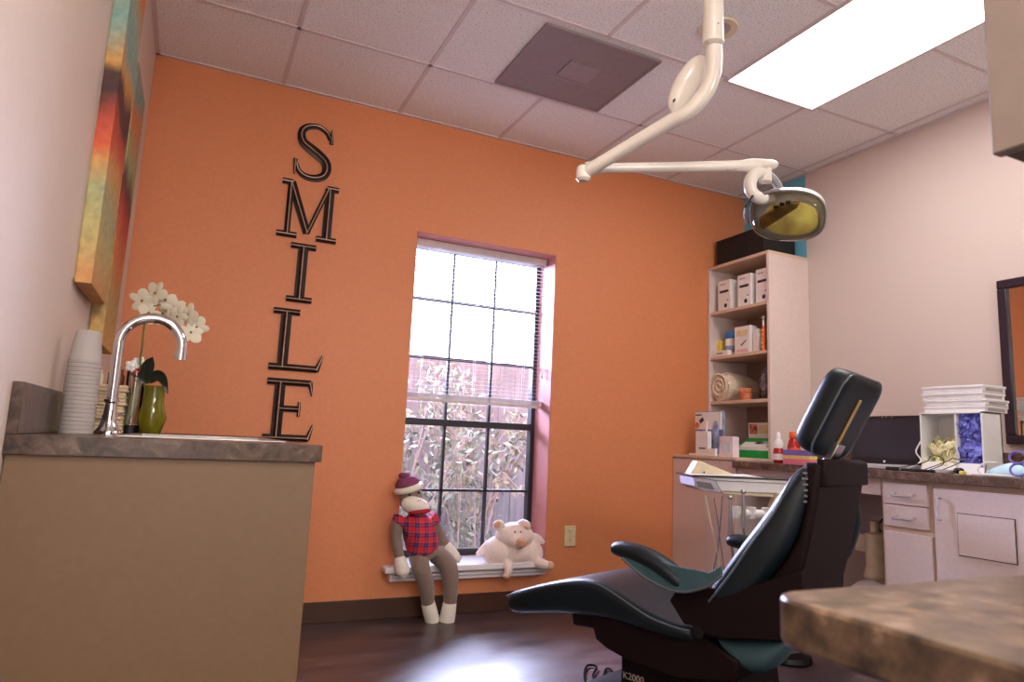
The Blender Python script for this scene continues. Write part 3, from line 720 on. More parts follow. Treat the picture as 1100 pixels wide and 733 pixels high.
# black crate on top
o = empty('storage_bin', (3.24, -.25, ST), 'black open storage bin on top of the tall shelf', 'bin')
b = MB()
for bb in ((3.10, 3.37, -.46, -.45, ST, ST+.165), (3.10, 3.37, -.06, -.05, ST, ST+.165), (3.10, 3.11, -.45, -.06, ST, ST+.165), (3.36, 3.37, -.45, -.06, ST, ST+.165), (3.11, 3.36, -.45, -.06, ST, ST+.01)): b.box(*bb)
b.build('bin_body', M['blackmatte'], o, smooth=False)
b = MB()
for bb in ((3.095, 3.375, -.466, -.45), (3.095, 3.375, -.06, -.045), (3.095, 3.11, -.45, -.06), (3.36, 3.375, -.45, -.06)): b.box(*bb, ST+.165, ST+.18)
b.build('bin_rim', M['black'], o, bevel=.002)
# three glove cartons: front face looks along -x
def carton(name, y1, w, d, h, z, label, cat, group=None, marks=True, x=None, mat='paper'):
    x = SX+.03 if x is None else x; y0 = y1-w
    o = empty(name, (x+d/2, y1-w/2, z), label, cat, group)
    MB().box(x, x+d, y0, y1, z, z+h).build('carton', M[mat], o, bevel=.0015)
    if marks:
        MB().box(x-.0008, x, y1-w*.85, y1-w*.15, z+h*.60, z+h*.68).build('label_band', M['print'], o, smooth=False)
        MB().box(x-.0008, x, y1-w*.6, y1-w*.15, z+h*.86, z+h*.90).build('label_band', M['printlight'], o, smooth=False)
        MB().cyl((x-.0008, y1-w*.62, z+h*.17), (x, y1-w*.62, z+h*.17), .014, n=16).build('round_mark', M['print'], o, smooth=False)
        MB().box(x-.0008, x, y1-w*.85, y1-w*.72, z+h*.32, z+h*.35).build('small_mark', M['print'], o, smooth=False)
    return o
G = 'white cartons on the top shelf'
for (pa, pb), hh, lab in (((771.3, 784.5), .205, 'white supply carton with dark label, nearest the orange wall on the top shelf'), ((792.5, 806.5), .21, 'white supply carton with dark label, middle of three on the top shelf'), ((812, 826), .215, 'white supply carton with dark label, beside the side panel on the top shelf')):
    ya, yb = at_x(pa, 330, SX+.03).y, at_x(pb, 330, SX+.03).y
    carton('supply_carton', ya, ya-yb, .2, hh, SHZ[0], lab, 'carton', G)
# second shelf
def sh(px, py=380, X=None): return at_x(px, py, X if X else SX+.03).y
z = SHZ[1]
y1, y0 = sh(761), sh(770.5)
tag(MB().box(SX+.06, SX+.14, y0, y1, z, z+.115).build('sponge_block', M['yellow'], bevel=.004), 'yellow box at the orange wall end of the second shelf', 'box')
yc = sh(778)
o = empty('canister', (SX+.08, yc, z), 'white canister with blue lid on the second shelf', 'canister')
MB().lathe([(.036, 0), (.038, .004), (.038, .115), (.034, .12)], (SX+.09, yc, z)).build('body', M['paper'], o)
MB().lathe([(.039, .118), (.039, .155), (.035, .165), (.001, .166)], (SX+.09, yc, z)).build('lid', M['blue'], o)
MB().lathe([(.0385, .03), (.0385, .07)], (SX+.09, yc, z), cap=False).build('label_band', M['greyblue'], o)
o = carton('flat_carton', sh(769, 380, SX+.015), .115, .03, .035, z, 'small flat white carton in front of the blue lidded canister', 'carton', marks=False, x=SX+.01)
MB().box(SX+.0092, SX+.01, sh(772), sh(772)-.06, z+.012, z+.022).build('label_band', M['printlight'], o, smooth=False)
y1, y0 = sh(789), sh(806)
o = empty('supply_pouch', (SX+.08, (y0+y1)/2, z), 'cream printed pouch box in the middle of the second shelf', 'box')
MB().box(SX+.03, SX+.09, y0, y1, z, z+.175).build('carton', M['paper'], o, bevel=.003)
MB().box(SX+.0292, SX+.03, y0+.02, y1-.02, z+.115, z+.15).build('label_band', M['ivory'], o, smooth=False)
MB().tube([(SX+.028, y0+.03, z+.085), (SX+.028, y0+.075, z+.055)], [.002, .004], 6).build('printed_stroke', M['print'], o)
MB().box(SX+.0292, SX+.03, y0+.02, y1-.02, z+.01, z+.03).build('label_band', M['pinkpale'], o, smooth=False)
yc = sh(813.5, 380, SX+.05)
tag(MB().loft([[V((SX+.05+a, yc+c, z+h)) for a, c in rrect(.03*s, .055*s2, .012*s)] for s, s2, h in ((1, .9, 0), (1, 1, .01), (1, 1, .11), (.9, .75, .145), (.5, .4, .15))]).build('white_bottle', M['white'], smooth=True), 'plain white flat bottle between the pouch box and orange toothbrush toy', 'bottle')
yc = sh(820.5, 380, SX+.02)
o = empty('toy_toothbrush', (SX+.02, yc, z), 'orange and yellow striped novelty toothbrush stick standing on the second shelf', 'toothbrush')
MB().cyl((SX+.02, yc, z), (SX+.02, yc, z+.15), .011, .009, 12).build('handle', M['orangecap'], o)
for k in range(5): MB().ell((SX+.010, yc+.003, z+.02+k*.026), (.004, .006, .007), n=6).build('spot', M['yellow'], o)
MB().cyl((SX+.02, yc, z+.15), (SX+.02, yc, z+.19), .008, .004, 10).build('neck', M['white'], o)
MB().ell((SX+.02, yc, z+.20), (.01, .01, .012), n=8).build('head', M['printlight'], o)
MB().tube([(SX+.13, sh(809), z+.175), (SX+.12, sh(806), z+.21), (SX+.12, sh(803), z+.235)], .0014, 6).build('wire_probe', M['steel'])
tag(bpy.data.objects['wire_probe'], 'thin wire probe sticking up behind the pouch box', 'wire')
# third shelf
z = SHZ[2]
y1, y0 = sh(763.5, 430), sh(786, 430)
o = empty('rolled_towel', (SX+.15, (y0+y1)/2, z), 'cream fluffy rolled towel on the third shelf', 'towel')
yc = (y0+y1)/2; rr_ = (y1-y0)/2
b = MB(); rings = []
for k in range(9):
    x = SX+.02+k*.034; sc_ = (.86, 1, 1.02, 1, 1, .98, .95, .9, .8)[k]
    rings.append([V((x, yc+rr_*sc_*math.cos(2*PI*q/28), z+rr_*.97*sc_*(1+math.sin(2*PI*q/28))+.001)) for q in range(28)])
b.loft(rings)
bmesh.ops.subdivide_edges(b.bm, edges=b.bm.edges[:], cuts=1); b.jitter(.008, 22); 
for v in b.bm.verts: v.co.z = max(v.co.z, z+.0005)
b.build('roll', M['towel'], o)
sp_ = []
for k in range(50):
    a = k*.32; r = rr_*.86*(1-k/56); sp_.append(V((SX+.014, yc+r*math.cos(a), z+rr_+r*math.sin(a))))
MB().tube(sp_, .009, 8).jitter(.003, 40).build('spiral_edge', M['towel'], o)
yc = sh(799, 430, SX+.03)
o = empty('small_jar', (SX+.03, yc, z), 'small jar with orange label in front of the rolled towel', 'jar')
MB().lathe([(.034, 0), (.036, .004), (.036, .045), (.03, .05)], (SX+.045, yc, z)).build('body', M['jar'], o)
MB().lathe([(.036, .048), (.038, .05), (.038, .07), (.036, .073), (.001, .073)], (SX+.045, yc, z)).build('lid', M['orangecap'] if 0 else M['jar'], o)
b = MB(); b.ell((SX+.07, sh(821.5, 430, SX+.05), z+.1), (.045, .036, .1)); b.jitter(.02, 30)
for v in b.bm.verts: v.co.z = max(v.co.z, z+.001)
tag(b.build('plastic_bag', pm('smoky_crumpled_plastic', (104, 90, 96), .2, var=.5, scale=24)), 'smoky crumpled plastic bag beside the right panel of the third shelf', 'bag')

# items on the cabinet top (front edge)
z = .8755
y1, y0 = at_x(744, 490, 2.86).y, at_x(774, 490, 2.86).y
o = empty('display_board', (2.87, (y0+y1)/2, z), 'pale product display board standing left on the storage cabinet', 'display')
hb = .27
MB().box(2.88, 2.893, y0, y1, z, z+hb).build('board', M['greyblue'], o, bevel=.001)
MB().box(2.872, 2.88, y0+.01, y1-.01, z+.16, z+hb-.005).build('card_panel', M['paper'], o, smooth=False)
MB().box(2.83, 2.88, y0, y1, z, z+.012).build('tray_base', M['paper'], o, bevel=.002)
MB().box(2.870, 2.8722, y1-.07, y1-.015, z+.245, z+.252).build('label_band', M['print'], o, smooth=False)
MB().obox((2.870, y1-.07, z+.215), (.001, 0, 0), (0, .016, -.01), (0, .006, .01)).build('printed_photo', M['print'], o, smooth=False)
MB().cyl((2.869, y1-.03, z+.185), (2.8715, y1-.03, z+.185), .02, n=16).build('orange_mark', M['jar'], o, smooth=False)
MB().ell((2.868, y0+.05, z+.13), (.008, .028, .085), n=10).build('blister_bubble', M['greyblue'], o)
MB().tube([(2.866, (y0+y1)/2+.005, z+.03), (2.866, (y0+y1)/2+.005, z+.14), (2.866, (y0+y1)/2, z+.21)], [.008, .007, .004], 8).build('electric_brush', M['white'], o)
MB().box(2.862, 2.868, (y0+y1)/2, (y0+y1)/2+.010, z+.09, z+.115).build('brush_button', M['print'], o, smooth=False)
ya = at_x(747, 490, 2.83).y; yb = at_x(760, 490, 2.83).y
o = carton('small_carton', ya, ya-yb, .03, .135, z+.012, 'upright white carton in front of the display board', 'carton', marks=False, x=2.832)
MB().box(2.8312, 2.832, yb+.02, ya-.03, z+.04, z+.048).build('label_band', M['print'], o, smooth=False)
ya = at_x(761, 490, 2.82).y; yb = at_x(769, 490, 2.82).y
tag(MB().box(2.815, 2.832, yb, ya, z, z+.045).build('small_carton', M['paper'], bevel=.002), 'low white carton at the right foot of the display board', 'carton')
ya = at_x(772.5, 490, 2.83).y; yb = at_x(787, 490, 2.83).y
o = empty('twin_bottle_box', (2.85, (ya+yb)/2, z), 'pinkish white printed carton between display board and green box', 'carton')
MB().box(2.83, 2.88, yb, ya, z, z+.118).build('carton', pm('pink_white_card', (236, 218, 224), .5), o, bevel=.002)
for q in (.3, .7): MB().box(2.8292, 2.83, yb+(ya-yb)*q-.012, yb+(ya-yb)*q+.012, z+.03, z+.085).build('printed_bottle', M['maskblue'], o, smooth=False)
# green counter display box
gX = 3.075; ya = at_x(792, 490, gX).y; yb = -.512
o = empty('green_display_box', (3.12, (ya+yb)/2, z), 'green and white counter display box with raised header card', 'box')
fn = lambda a, c, y: V((gX+a, y, z+c))
MB().prism([(0, 0), (.1, 0), (.1, .125), (.0, .065)], fn, yb, ya).build('carton', M['green'], o, bevel=.001)
MB().box(gX-.0008, gX, yb+.002, ya-.002, z+.045, z+.066).build('white_band', M['paper'], o, smooth=False)
n_ = V((-.06, 0, .1)).normalized()
for (u0, u1, vv0, vv1, mt, nm) in ((.08, .92, .0, .5, 'paper', 'product_window'), (.30, .55, .28, .55, 'print', 'printed_panel'), (.1, .4, .35, .6, 'maskblue', 'printed_panel')):
    q = [V((gX, yb+(ya-yb)*u, z+.065))+V((.1, 0, .06))*v+n_*(.0012 if nm == 'product_window' else .002) for u, v in ((u0, vv0), (u1, vv0), (u1, vv1), (u0, vv1))]
    b = MB(); b.face([b.bm.verts.new(p) for p in q]); b.build(nm, M[mt], o, smooth=False)
hX = gX+.092; ha, hb_ = at_x(804, 460, hX).y, at_x(826.5, 460, hX).y
MB().box(hX, hX+.006, hb_, ha, z+.10, z+.215).build('header_card', M['paper'], o, smooth=False)
MB().box(hX-.0008, hX, ha-.075, ha-.01, z+.145, z+.205).build('printed_photo', M['skin'], o, smooth=False)
MB().box(hX-.0008, hX, hb_+.008, ha-.085, z+.15, z+.20).build('printed_panel', M['ivory'], o, smooth=False)

# ------------------------------------------------------------------ right counter
RZ = .857; RY0, RY1 = -3.0, -.552
o = empty('countertop', (3.07, -1.8, RZ-.038), 'mottled brown countertop running along the right wall behind the chair', 'countertop')
MB().box(2.755, XR-.001, RY0, RY1, RZ-.038, RZ).build('slab', M['counter'], o, bevel=.003)
MB().box(XR-.021, XR-.001, RY0, RY1, RZ, RZ+.1).build('backsplash', M['counter'], o, bevel=.002)
MB().box(2.80, 2.82, -1.425, -.552, .745, RZ-.038).build('apron', M['lam'], o, bevel=.002)
CY = -1.428
o = empty('drawer_cabinet', (3.09, -1.55, 0), 'beige laminate cabinet with two shallow drawers over a door', 'cabinet')
b = MB(); b.box(CX+.018, XR-.001, -1.662, CY, .09, RZ-.038); b.box(CX+.07, XR-.001, -1.66, CY, 0, .09); b.build('carcass', M['lamedge'], o, bevel=.0015)
def pull(o, a, c, x=CX, off=.026):
    a, c = V(a), V(c); v = V((-off, 0, -.010))
    MB().tube([a, a+v, c+v, c], .0052, 8).build('handle', M['pull'], o)
for z0, z1 in ((.716, .806), (.622, .711)):
    d = MB().box(CX, CX+.018, -1.643, -1.449, z0, z1).build('drawer', M['lam'], o, bevel=.0015)
    zc_ = (z0+z1)/2; pull(d, (CX, -1.505, zc_), (CX, -1.59, zc_))
MB().box(CX, CX+.018, -1.655, -1.449, .10, .597).build('door', M['lam'], o, bevel=.0015)
o = empty('door_cabinet', (3.09, -2.3, 0), 'beige laminate cabinet with a wide door holding a square flap', 'cabinet')
b = MB(); b.box(CX+.018, XR-.001, -3.0, -1.664, .09, RZ-.038); b.box(CX+.07, XR-.001, -3.0, -1.664, 0, .09); b.build('carcass', M['lamedge'], o, bevel=.0015)
d = MB().box(CX, CX+.018, -2.3, -1.672, .10, .795).build('door', M['lam'], o, bevel=.0015)
MB().tube([(CX, -1.70, .758), (CX-.026, -1.70, .758), (CX-.026, -1.70, .672), (CX, -1.70, .672)], .0046, 8).build('handle', M['pull'], d)
MB().box(CX-.0012, CX, -1.977, -1.765, .543, .707).build('flap_gap', M['blackmatte'], d, smooth=False)
MB().box(CX-.005, CX-.001, -1.974, -1.768, .546, .704).build('flap', M['lam'], d, bevel=.001)
MB().box(CX, CX+.018, -2.98, -2.304, .10, .795).build('door', M['lam'], o, bevel=.0015)

# bottles on counter
bc = at_x(836.5, 494, 2.86); yc = bc.y
def bottle(name, c, prof, parts, label):
    o = empty(name, c, label, 'bottle')
    for nm, pr, mt in parts: MB().lathe(pr, c, 20).build(nm, M[mt], o)
    return o
c = V((2.86, yc, RZ))
bottle('mouthwash_bottle', c, None, (('body', [(.024, 0), (.027, .004), (.027, .06), (.022, .08)], 'red'), ('label_band', [(.0275, .018), (.0275, .05)], 'paper'), ('shoulder', [(.022, .08), (.026, .1), (.02, .12), (.012, .13)], 'paper'), ('cap', [(.013, .13), (.013, .15), (.006, .165), (.001, .166)], 'white')), 'red bottle with white cap at the foot of the shelf side panel')
c = V((2.92, at_x(853, 494, 2.92).y, RZ))
bottle('rinse_bottle', c, None, (('body', [(.03, 0), (.033, .004), (.033, .09), (.024, .125), (.016, .135)], 'red'), ('label_band', [(.0335, .055), (.0335, .085)], 'orangecap'), ('cap', [(.02, .135), (.022, .138), (.022, .165), (.018, .17), (.001, .17)], 'orangecap')), 'red rinse bottle with orange cap beside the headrest')
c = V((2.80, at_x(846, 494, 2.80).y, RZ))
bx = empty('printed_box', c, 'pink yellow and purple printed box at the counter edge', 'box')
y1 = at_x(841, 494, 2.79).y; y0 = y1-.165
MB().box(2.79, 2.85, y0, y1, RZ, RZ+.028).build('lower_print', M['pink'], bx, smooth=False)
MB().box(2.79, 2.85, y0, y1, RZ+.028, RZ+.045).build('middle_print', M['yellow'], bx, smooth=False)
MB().box(2.79, 2.85, y0, y1, RZ+.045, RZ+.072).build('upper_print', M['purple'], bx, smooth=False)
tag(MB().ell((2.865, at_x(847, 480, 2.865).y, RZ+.02), .0195, n=10).build('orange_ball', M['orangecap']), 'small orange ball behind the printed box', 'ball')
# laptop
o = empty('laptop', (3.0, -1.2, RZ), 'black screened laptop open behind the chair headrest', 'laptop')
ly0, ly1 = -1.425, -1.045
MB().box(2.86, 3.10, ly0, ly1, RZ+.003, RZ+.024).build('keyboard_base', M['silverpl'], o, bevel=.003)
MB().box(2.88, 3.06, ly0+.015, ly1-.015, RZ+.024, RZ+.026).build('keys', M['black'], o, smooth=False)
lm = Matrix.Translation((3.09, 0, RZ+.02)) @ Matrix.Rotation(math.radians(12), 4, 'Y')
MB().box(-.004, .006, ly0, ly1, 0, .245, lm).build('lid', M['black'], o, bevel=.003)
MB().box(-.0055, -.004, ly0+.018, ly1-.018, .03, .228, lm).build('screen', pm('dark_glass_screen', (40, 38, 42), .25, var=.02), o, smooth=False)
MB().cyl(lm @ V((-.006, -1.235, .015)), lm @ V((-.004, -1.235, .015)), .006, n=16).build('round_logo', M['white'], o)
b = MB()
for y in (-1.20, -1.22, -1.25): b.cyl(lm @ V((-.006, y, .237)), lm @ V((-.004, y, .237)), .002, n=8)
b.build('camera_dots', M['white'], o)
# glove dispenser
gx, gxb, gy0, gy1, gz1 = 2.93, 3.06, -1.795, -1.53, RZ+.258
o = empty('glove_dispenser', (3.0, -1.66, RZ), 'white two bay dispenser box holding gloves on the right counter', 'dispenser')
b = MB(); t = .006; gm = gy1-.155
b.box(gx, gxb, gy0, gy0+t, RZ, gz1); b.box(gx, gxb, gy1-t, gy1, RZ, gz1); b.box(gx, gxb, gm-t/2, gm+t/2, RZ, gz1)
b.box(gx, gxb, gy0, gy1, gz1-t, gz1); b.box(gx, gxb, gy0, gy1, RZ, RZ+t); b.box(gxb-t, gxb, gy0, gy1, RZ, gz1)
b.build('case', M['white'], o, smooth=False)
MB().prism([(0, 0), (.012, 0), (.03, .045), (.024, .045)], lambda a, c, y: V((gx-.012+a, y, RZ+c)), gy0, gy1).build('front_lip', M['white'], o, smooth=False)
random.seed(21)
def glove(c, mt, name, label, grp, sc=1.):
    b = MB(); ax = V((random.gauss(0, .3), random.gauss(0, 1), random.gauss(0, .8))).normalized(); nn = V((-1, random.gauss(0, .4), random.gauss(0, .4))).normalized()
    sd = ax.cross(nn).normalized(); nn = sd.cross(ax)
    b.ell(c, (.024*sc, .02*sc, .006), axes=(ax, sd, nn), n=7)
    for k in range(4): b.tube([c+ax*.015*sc+sd*(k-1.5)*.009*sc, c+ax*.04*sc+sd*(k-1.5)*.013*sc+nn*random.uniform(-.008, .01)], [.005*sc, .0035*sc], 6)
    b.tube([c+sd*.015*sc, c+sd*.034*sc+ax*.012*sc], [.005*sc, .004*sc], 6)
    b.jitter(.008, 45, random.random()*9)
    for v in b.bm.verts:
        lo, hi = (gm+.004, gy1-t-.001) if grp.startswith('cream') else (gy0+t+.001, gm-.004)
        v.co.y = min(max(v.co.y, lo), hi); v.co.x = min(max(v.co.x, gx+.001), gxb-t-.002); v.co.z = min(max(v.co.z, RZ+t+.001), gz1-t-.001)
    tag(b.build(name, M[mt]), label, 'glove', grp)
for k in range(38):
    glove(V((gx+.03+random.uniform(-.015, .06), gm+.015+random.uniform(0, .125), RZ+.025+random.uniform(0, .105))), 'glovey', 'latex_glove', 'cream latex glove heaped in the left bay of the dispenser', 'cream gloves in the dispenser', .9)
for k in range(64):
    zz = RZ+.02+(k/64)*.22
    glove(V((gx+.014+random.uniform(0, .05), gy0+.022+random.uniform(0, .085), zz)), 'gloveb', 'nitrile_glove', 'blue nitrile glove crammed in the right bay of the dispenser', 'blue gloves in the dispenser', 1.1)
MB().box(gx+.08, gxb-t, gy0+t, gm-t/2, RZ+t, gz1-t-.001).build('glove_backing', M['gloveb'], o, smooth=False)
# flat white boxes on dispenser
zz = gz1
for k, (hh, dy, lab) in enumerate(((.028, 0, 'flat white box lowest on the glove dispenser'), (.026, -.005, 'flat white box second from the bottom on the glove dispenser'), (.03, .008, 'flat white box third up on the glove dispenser'), (.03, .004, 'flat white box topmost on the glove dispenser'))):
    x0, x1, y0, y1 = 2.945, 3.10, -1.80+dy, -1.545+dy
    o = empty('flat_box', (3.03, -1.67, zz), lab, 'box', 'flat white boxes stacked on the glove dispenser')
    MB().box(x0, x1, y0, y1, zz, zz+hh*.62).build('tray', M['paper'], o, bevel=.0015)
    MB().box(x0-.003, x1+.003, y0-.003, y1+.003, zz+hh*.62, zz+hh-.001).build('lid', M['paper'], o, bevel=.0015)
    MB().box(x0+.02, x1-.02, y0-.0008, y0, zz+.004, zz+hh*.55).build('end_label', M['printlight'], o, smooth=False)
    zz += hh
# ivory wall box and white cable beside laptop
tag(MB().box(XR-.03, XR-.001, -1.36, -1.29, RZ+.14, RZ+.25).build('wall_socket_cover', M['ivory'], bevel=.004), 'ivory socket cover on the right wall behind the laptop', 'outlet')
def cbl(name, pts, r, mt, label, cat='cable', smooth=8):
    return tag(MB().tube(pts, r, 8, smooth=smooth).build(name, M[mt]), label, cat)
cbl('charging_cable', [at_x(983, 456, 3.2), at_x(990, 470, 3.12), at_x(984, 485, 3.0), at_x(989, 496, 2.9), V((2.86, -1.50, RZ+.005))], .0032, 'white', 'white cable looping down beside the laptop screen')
c0 = V((2.83, -1.45, RZ+.004))
cbl('black_cord', [c0, at_x(993, 497, 2.84), at_x(1000, 490.5, 2.84), at_x(1010, 491, 2.84), at_x(1013, 499, 2.83), V((2.82, -1.62, RZ+.004))], .0018, 'black', 'thin black cord in an arch before the cream gloves')
cbl('black_cord', [V((2.82, -1.60, RZ+.005)), at_x(1017, 496, 2.81), at_x(1024, 492.5, 2.81), at_x(1031, 497, 2.81), V((2.80, -1.68, RZ+.004))], .0018, 'black', 'thin black cord in an arch before the blue gloves')
tag(MB().box(2.80, 2.84, -1.49, -1.45, RZ, RZ+.016).build('power_adapter', M['black'], bevel=.004), 'small black power adapter beside the laptop corner', 'adapter')
tag(MB().box(2.80, 2.84, -1.66, -1.52, RZ, RZ+.012).build('cable_bundle', M['black'], bevel=.004).data and bpy.data.objects['cable_bundle'], 'flat black cable bundle lying before the glove dispenser', 'cable')
tag(MB().box(2.79, 2.84, -1.735, -1.68, RZ, RZ+.016).build('small_remote', M['printlight'], bevel=.004), 'small grey gadget before the blue gloves', 'gadget')
yt = empty('tape_dispenser', (2.81, -1.77, RZ), 'small black and yellow gadget at the foot of the glove dispenser', 'gadget')
MB().ell((2.81, -1.765, RZ+.014), (.018, .02, .0135), n=8).build('body', M['black'], yt); MB().box(2.795, 2.82, -1.79, -1.773, RZ, RZ+.014).build('accent', M['yellow'], yt, bevel=.003)
# face mask
o = empty('face_mask', (2.86, -1.93, RZ), 'pale blue face mask lying beside the glove dispenser', 'face mask')
b = MB(); rings = []
for i in range(12):
    u = i/11; y = -1.87-u*.17
    rings.append([V((2.80+v*.018, y, RZ+.004+.052*math.sin(PI*min(1, v/5.))*(.5+.5*math.sin(PI*u))+.003*math.sin(v*2.5))) for v in range(6)])
b.loft(rings, closed=False); m_ = b.build('mask_body', M['maskblue'], o)
sd_ = m_.modifiers.new('s', 'SOLIDIFY'); sd_.thickness = .002
MB().tube([(2.80, -1.875, RZ+.006), (2.79, -1.85, RZ+.02), (2.80, -1.87, RZ+.05), (2.83, -1.90, RZ+.055)], .003, 8, smooth=5).build('ear_loop', M['white'], o)
MB().tube([(2.78, -1.83, RZ+.005), (2.785, -1.9, RZ+.006), (2.79, -2.0, RZ+.004)], .004, 8, smooth=5).build('edge_tape', M['white'], o)
o = empty('safety_glasses', (2.80, -1.985, RZ), 'purple rimmed safety glasses at the right end of the counter', 'glasses')
b = MB()
for k, zz_ in enumerate((RZ+.03, RZ+.075)):
    b.tube([V((2.79+.004*math.sin(a), -1.995+.028*math.cos(a), zz_+.022*math.sin(a))) for a in [2*PI*q/20 for q in range(21)]], .004, 8)
b.build('frame', M['purple'], o)
# mirror
o = empty('wall_mirror', (XR-.02, -2.05, 1.0), 'dark plum framed mirror on the right wall above the counter', 'mirror')
my0, my1, mz0, mz1 = -2.46, -1.64, .995, 1.755; ft_ = .042
b = MB()
for bb in ((my0, my1, mz0, mz0+ft_), (my0, my1, mz1-ft_, mz1), (my0, my0+ft_, mz0+ft_, mz1-ft_), (my1-ft_, my1, mz0+ft_, mz1-ft_)): b.box(XR-.035, XR-.001, *bb)
b.build('frame', M['mirframe'], o, bevel=.005)
MB().box(XR-.02, XR-.012, my0+ft_-.005, my1-ft_+.005, mz0+ft_-.005, mz1-ft_+.005).build('mirror_glass', M['mirror'], o, smooth=False)

# knee space items
kz = V((3.05, -1.34, 0))
o = empty('waste_bin', (3.0, -1.30, 0), 'white round bin with domed liner in the knee space under the counter', 'bin')
c = at_x(935, 628, 2.98); c.z = 0
MB().lathe([(.085, 0), (.10, .25), (.103, .26), (.098, .262), (.09, .25)], c, 24).build('bucket', M['white'], o)
MB().lathe([(.098, .262), (.085, .295), (.05, .325), (.015, .335), (.001, .336)], c, 24).build('liner_dome', M['paper'], o)
st_ = at_x(938, 600, 3.1)
o = empty('suction_canister', (3.15, st_.y, .35), 'cream canister unit with white cap under the counter', 'canister')
MB().box(3.1, 3.394, st_.y-.05, st_.y+.10, .44, .53).build('mounting_box', M['cream'], o, bevel=.006)
MB().lathe([(.05, .33), (.055, .34), (.05, .37), (.045, .38), (.045, .54), (.02, .55), (.02, .60), (.001, .60)], (3.08, st_.y-.03, 0), 24).build('canister_body', M['cream'], o)
random.seed(5)
for k in range(5):
    y = -1.05-k*.06
    cbl('wall_cable', [V((3.36, y, .78)), V((3.34, y-.05, .66+random.uniform(-.04, .04))), V((3.33, y+.04, .55)), V((3.35, y-.06, .45)), V((3.36, y, .33))], .004, 'black' if k != 2 else 'purple', ('black cable hanging nearest the cabinet door in the knee space', 'black cable hanging second in the knee space', 'purple cable hanging among black ones in the knee space', 'black cable hanging right of the purple one in the knee space', 'black cable hanging closest to the drawers in the knee space')[k])

# ------------------------------------------------------------------ DENTAL CHAIR
AZ = math.radians(112); Z0 = .34
P0 = at_z(735, 685, Z0); P0.z = 0
S = V((math.cos(AZ), math.sin(AZ), 0)); T = V((math.sin(AZ), -math.cos(AZ), 0))
def C(s, t, z): return P0+S*s+T*t+V((0, 0, z))
def sz(x, y, t):
    o_ = P0+T*t; d = ray(x, y); k = (o_-CAM).dot(T)/d.dot(T); p = CAM+d*k
    return ((p-P0).dot(S), p.z)
ch = empty('dental_chair', C(0, .25, 0), 'dark teal reclining dental chair with brown shell in the middle of the room', 'dental chair')
def ringbox(a0, a1, t0, t1, r, n=5):
    """rounded rectangular ring: a0,a1 = (s,z) bottom & top, t0..t1 lateral"""
    a0, a1 = V((a0[0], a0[1])), V((a1[0], a1[1])); L_ = (a1-a0).length; d = (a1-a0)/L_; w_ = t1-t0; r = min(r, L_*.49, w_*.49)
    return [C((a0+d*(L_/2+q)).x, (t0+t1)/2+p, (a0+d*(L_/2+q)).y) for p, q in rrect(w_, L_, r, n)]
seat = [(.79, .31, .278, .06), (.775, .332, .262, .03), (.72, .352, .262, .015), (.60, .396, .290, .01), (.49, .43, .312, .005), (.39, .452, .322, 0), (.31, .448, .332, 0), (.22, .418, .328, 0), (.128, .386, .322, 0), (.04, .374, .322, 0), (-.015, .372, .325, .004), (-.03, .364, .335, .012)]
b = MB().loft([ringbox((s_, zb), (s_, zt), .0+i, .5-i, .035) for s_, zt, zb, i in seat])
b.build('seat_cushion', M['teal'], ch, smooth=True, sub=1)
for t_ in (.004, .496):
    MB().tube([C(s_, t_+(i if t_ < .1 else -i), zt-.012) for s_, zt, zb, i in seat[1:-1]], .0035, 6, smooth=3).build('seat_piping', M['piping'], ch)
# underside frame
MB().prism([(.46, .33), (.45, .278), (.364, .285), (.353, .252), (.306, .232), (.217, .213), (.05, .20), (-.14, .235), (-.16, .30), (-.05, .345), (.2, .34)], lambda a, c, t: C(a, t, c), .03, .47).build('seat_frame', M['brownpl'], ch, bevel=.008)
pe_ = sz(666, 725, .09)[0]
MB().prism([(pe_, .0), (pe_, .22), (-.12, .25), (-.15, .0)], lambda a, c, t: C(a, t, c), .09, .41).build('pedestal', M['brownpl'], ch, bevel=.012)
MB().prism([(.55, 0), (.53, .03), (.3, .045), (-.35, .045), (-.4, 0)], lambda a, c, t: C(a, t, c), .04, .46).build('floor_plate', M['brownpl'], ch, bevel=.006)
# model lettering on the pedestal side
tp_ = .085
a_, c_ = sz(669, 727, tp_), sz(693, 730, tp_)
mt_ = Matrix((( -S.x, 0, -T.x, 0), (-S.y, 0, -T.y, 0), (0, 1, 0, 0), (0, 0, 0, 1)))
mt_.translation = C(a_[0], tp_, a_[1]-.004)
sz_txt = .040
text_mesh('K2000', .031, mt_, M['printlight'], 'lettering', ch)
# backrest
back = [((-.372, .884), (-.392, .880), .10), ((-.345, .885), (-.396, .868), .06), ((-.305, .850), (-.378, .838), .035), ((-.25, .745), (-.352, .735), .01), ((-.168, .635), (-.318, .645), -.005), ((-.10, .530), (-.258, .555), -.01), ((-.045, .458), (-.18, .468), -.005), ((-.01, .40), (-.09, .40), .0), ((-.02, .372), (-.06, .372), .02)]
b = MB().loft([ringbox(k1, k0, .0+i, .5-i, .045) for k0, k1, i in back])
b.build('backrest_cushion', M['teal'], ch, smooth=True, sub=1)
MB().tube([C(*(lambda p: (p[0], .0, p[1]))((k0[0]*.72+k1[0]*.28, k0[1]*.72+k1[1]*.28))) - T*(-i+.001) for k0, k1, i in back[1:-2]], .0035, 6, smooth=4).build('backrest_piping', M['piping'], ch)
shell = [(-.352, .888), (-.403, .884), (-.388, .78), (-.358, .635), (-.33, .53), (-.325, .42), (-.30, .385), (-.14, .352), (0., .335), (.005, .385), (-.035, .40), (-.19, .478), (-.295, .605), (-.33, .67), (-.358, .78)]
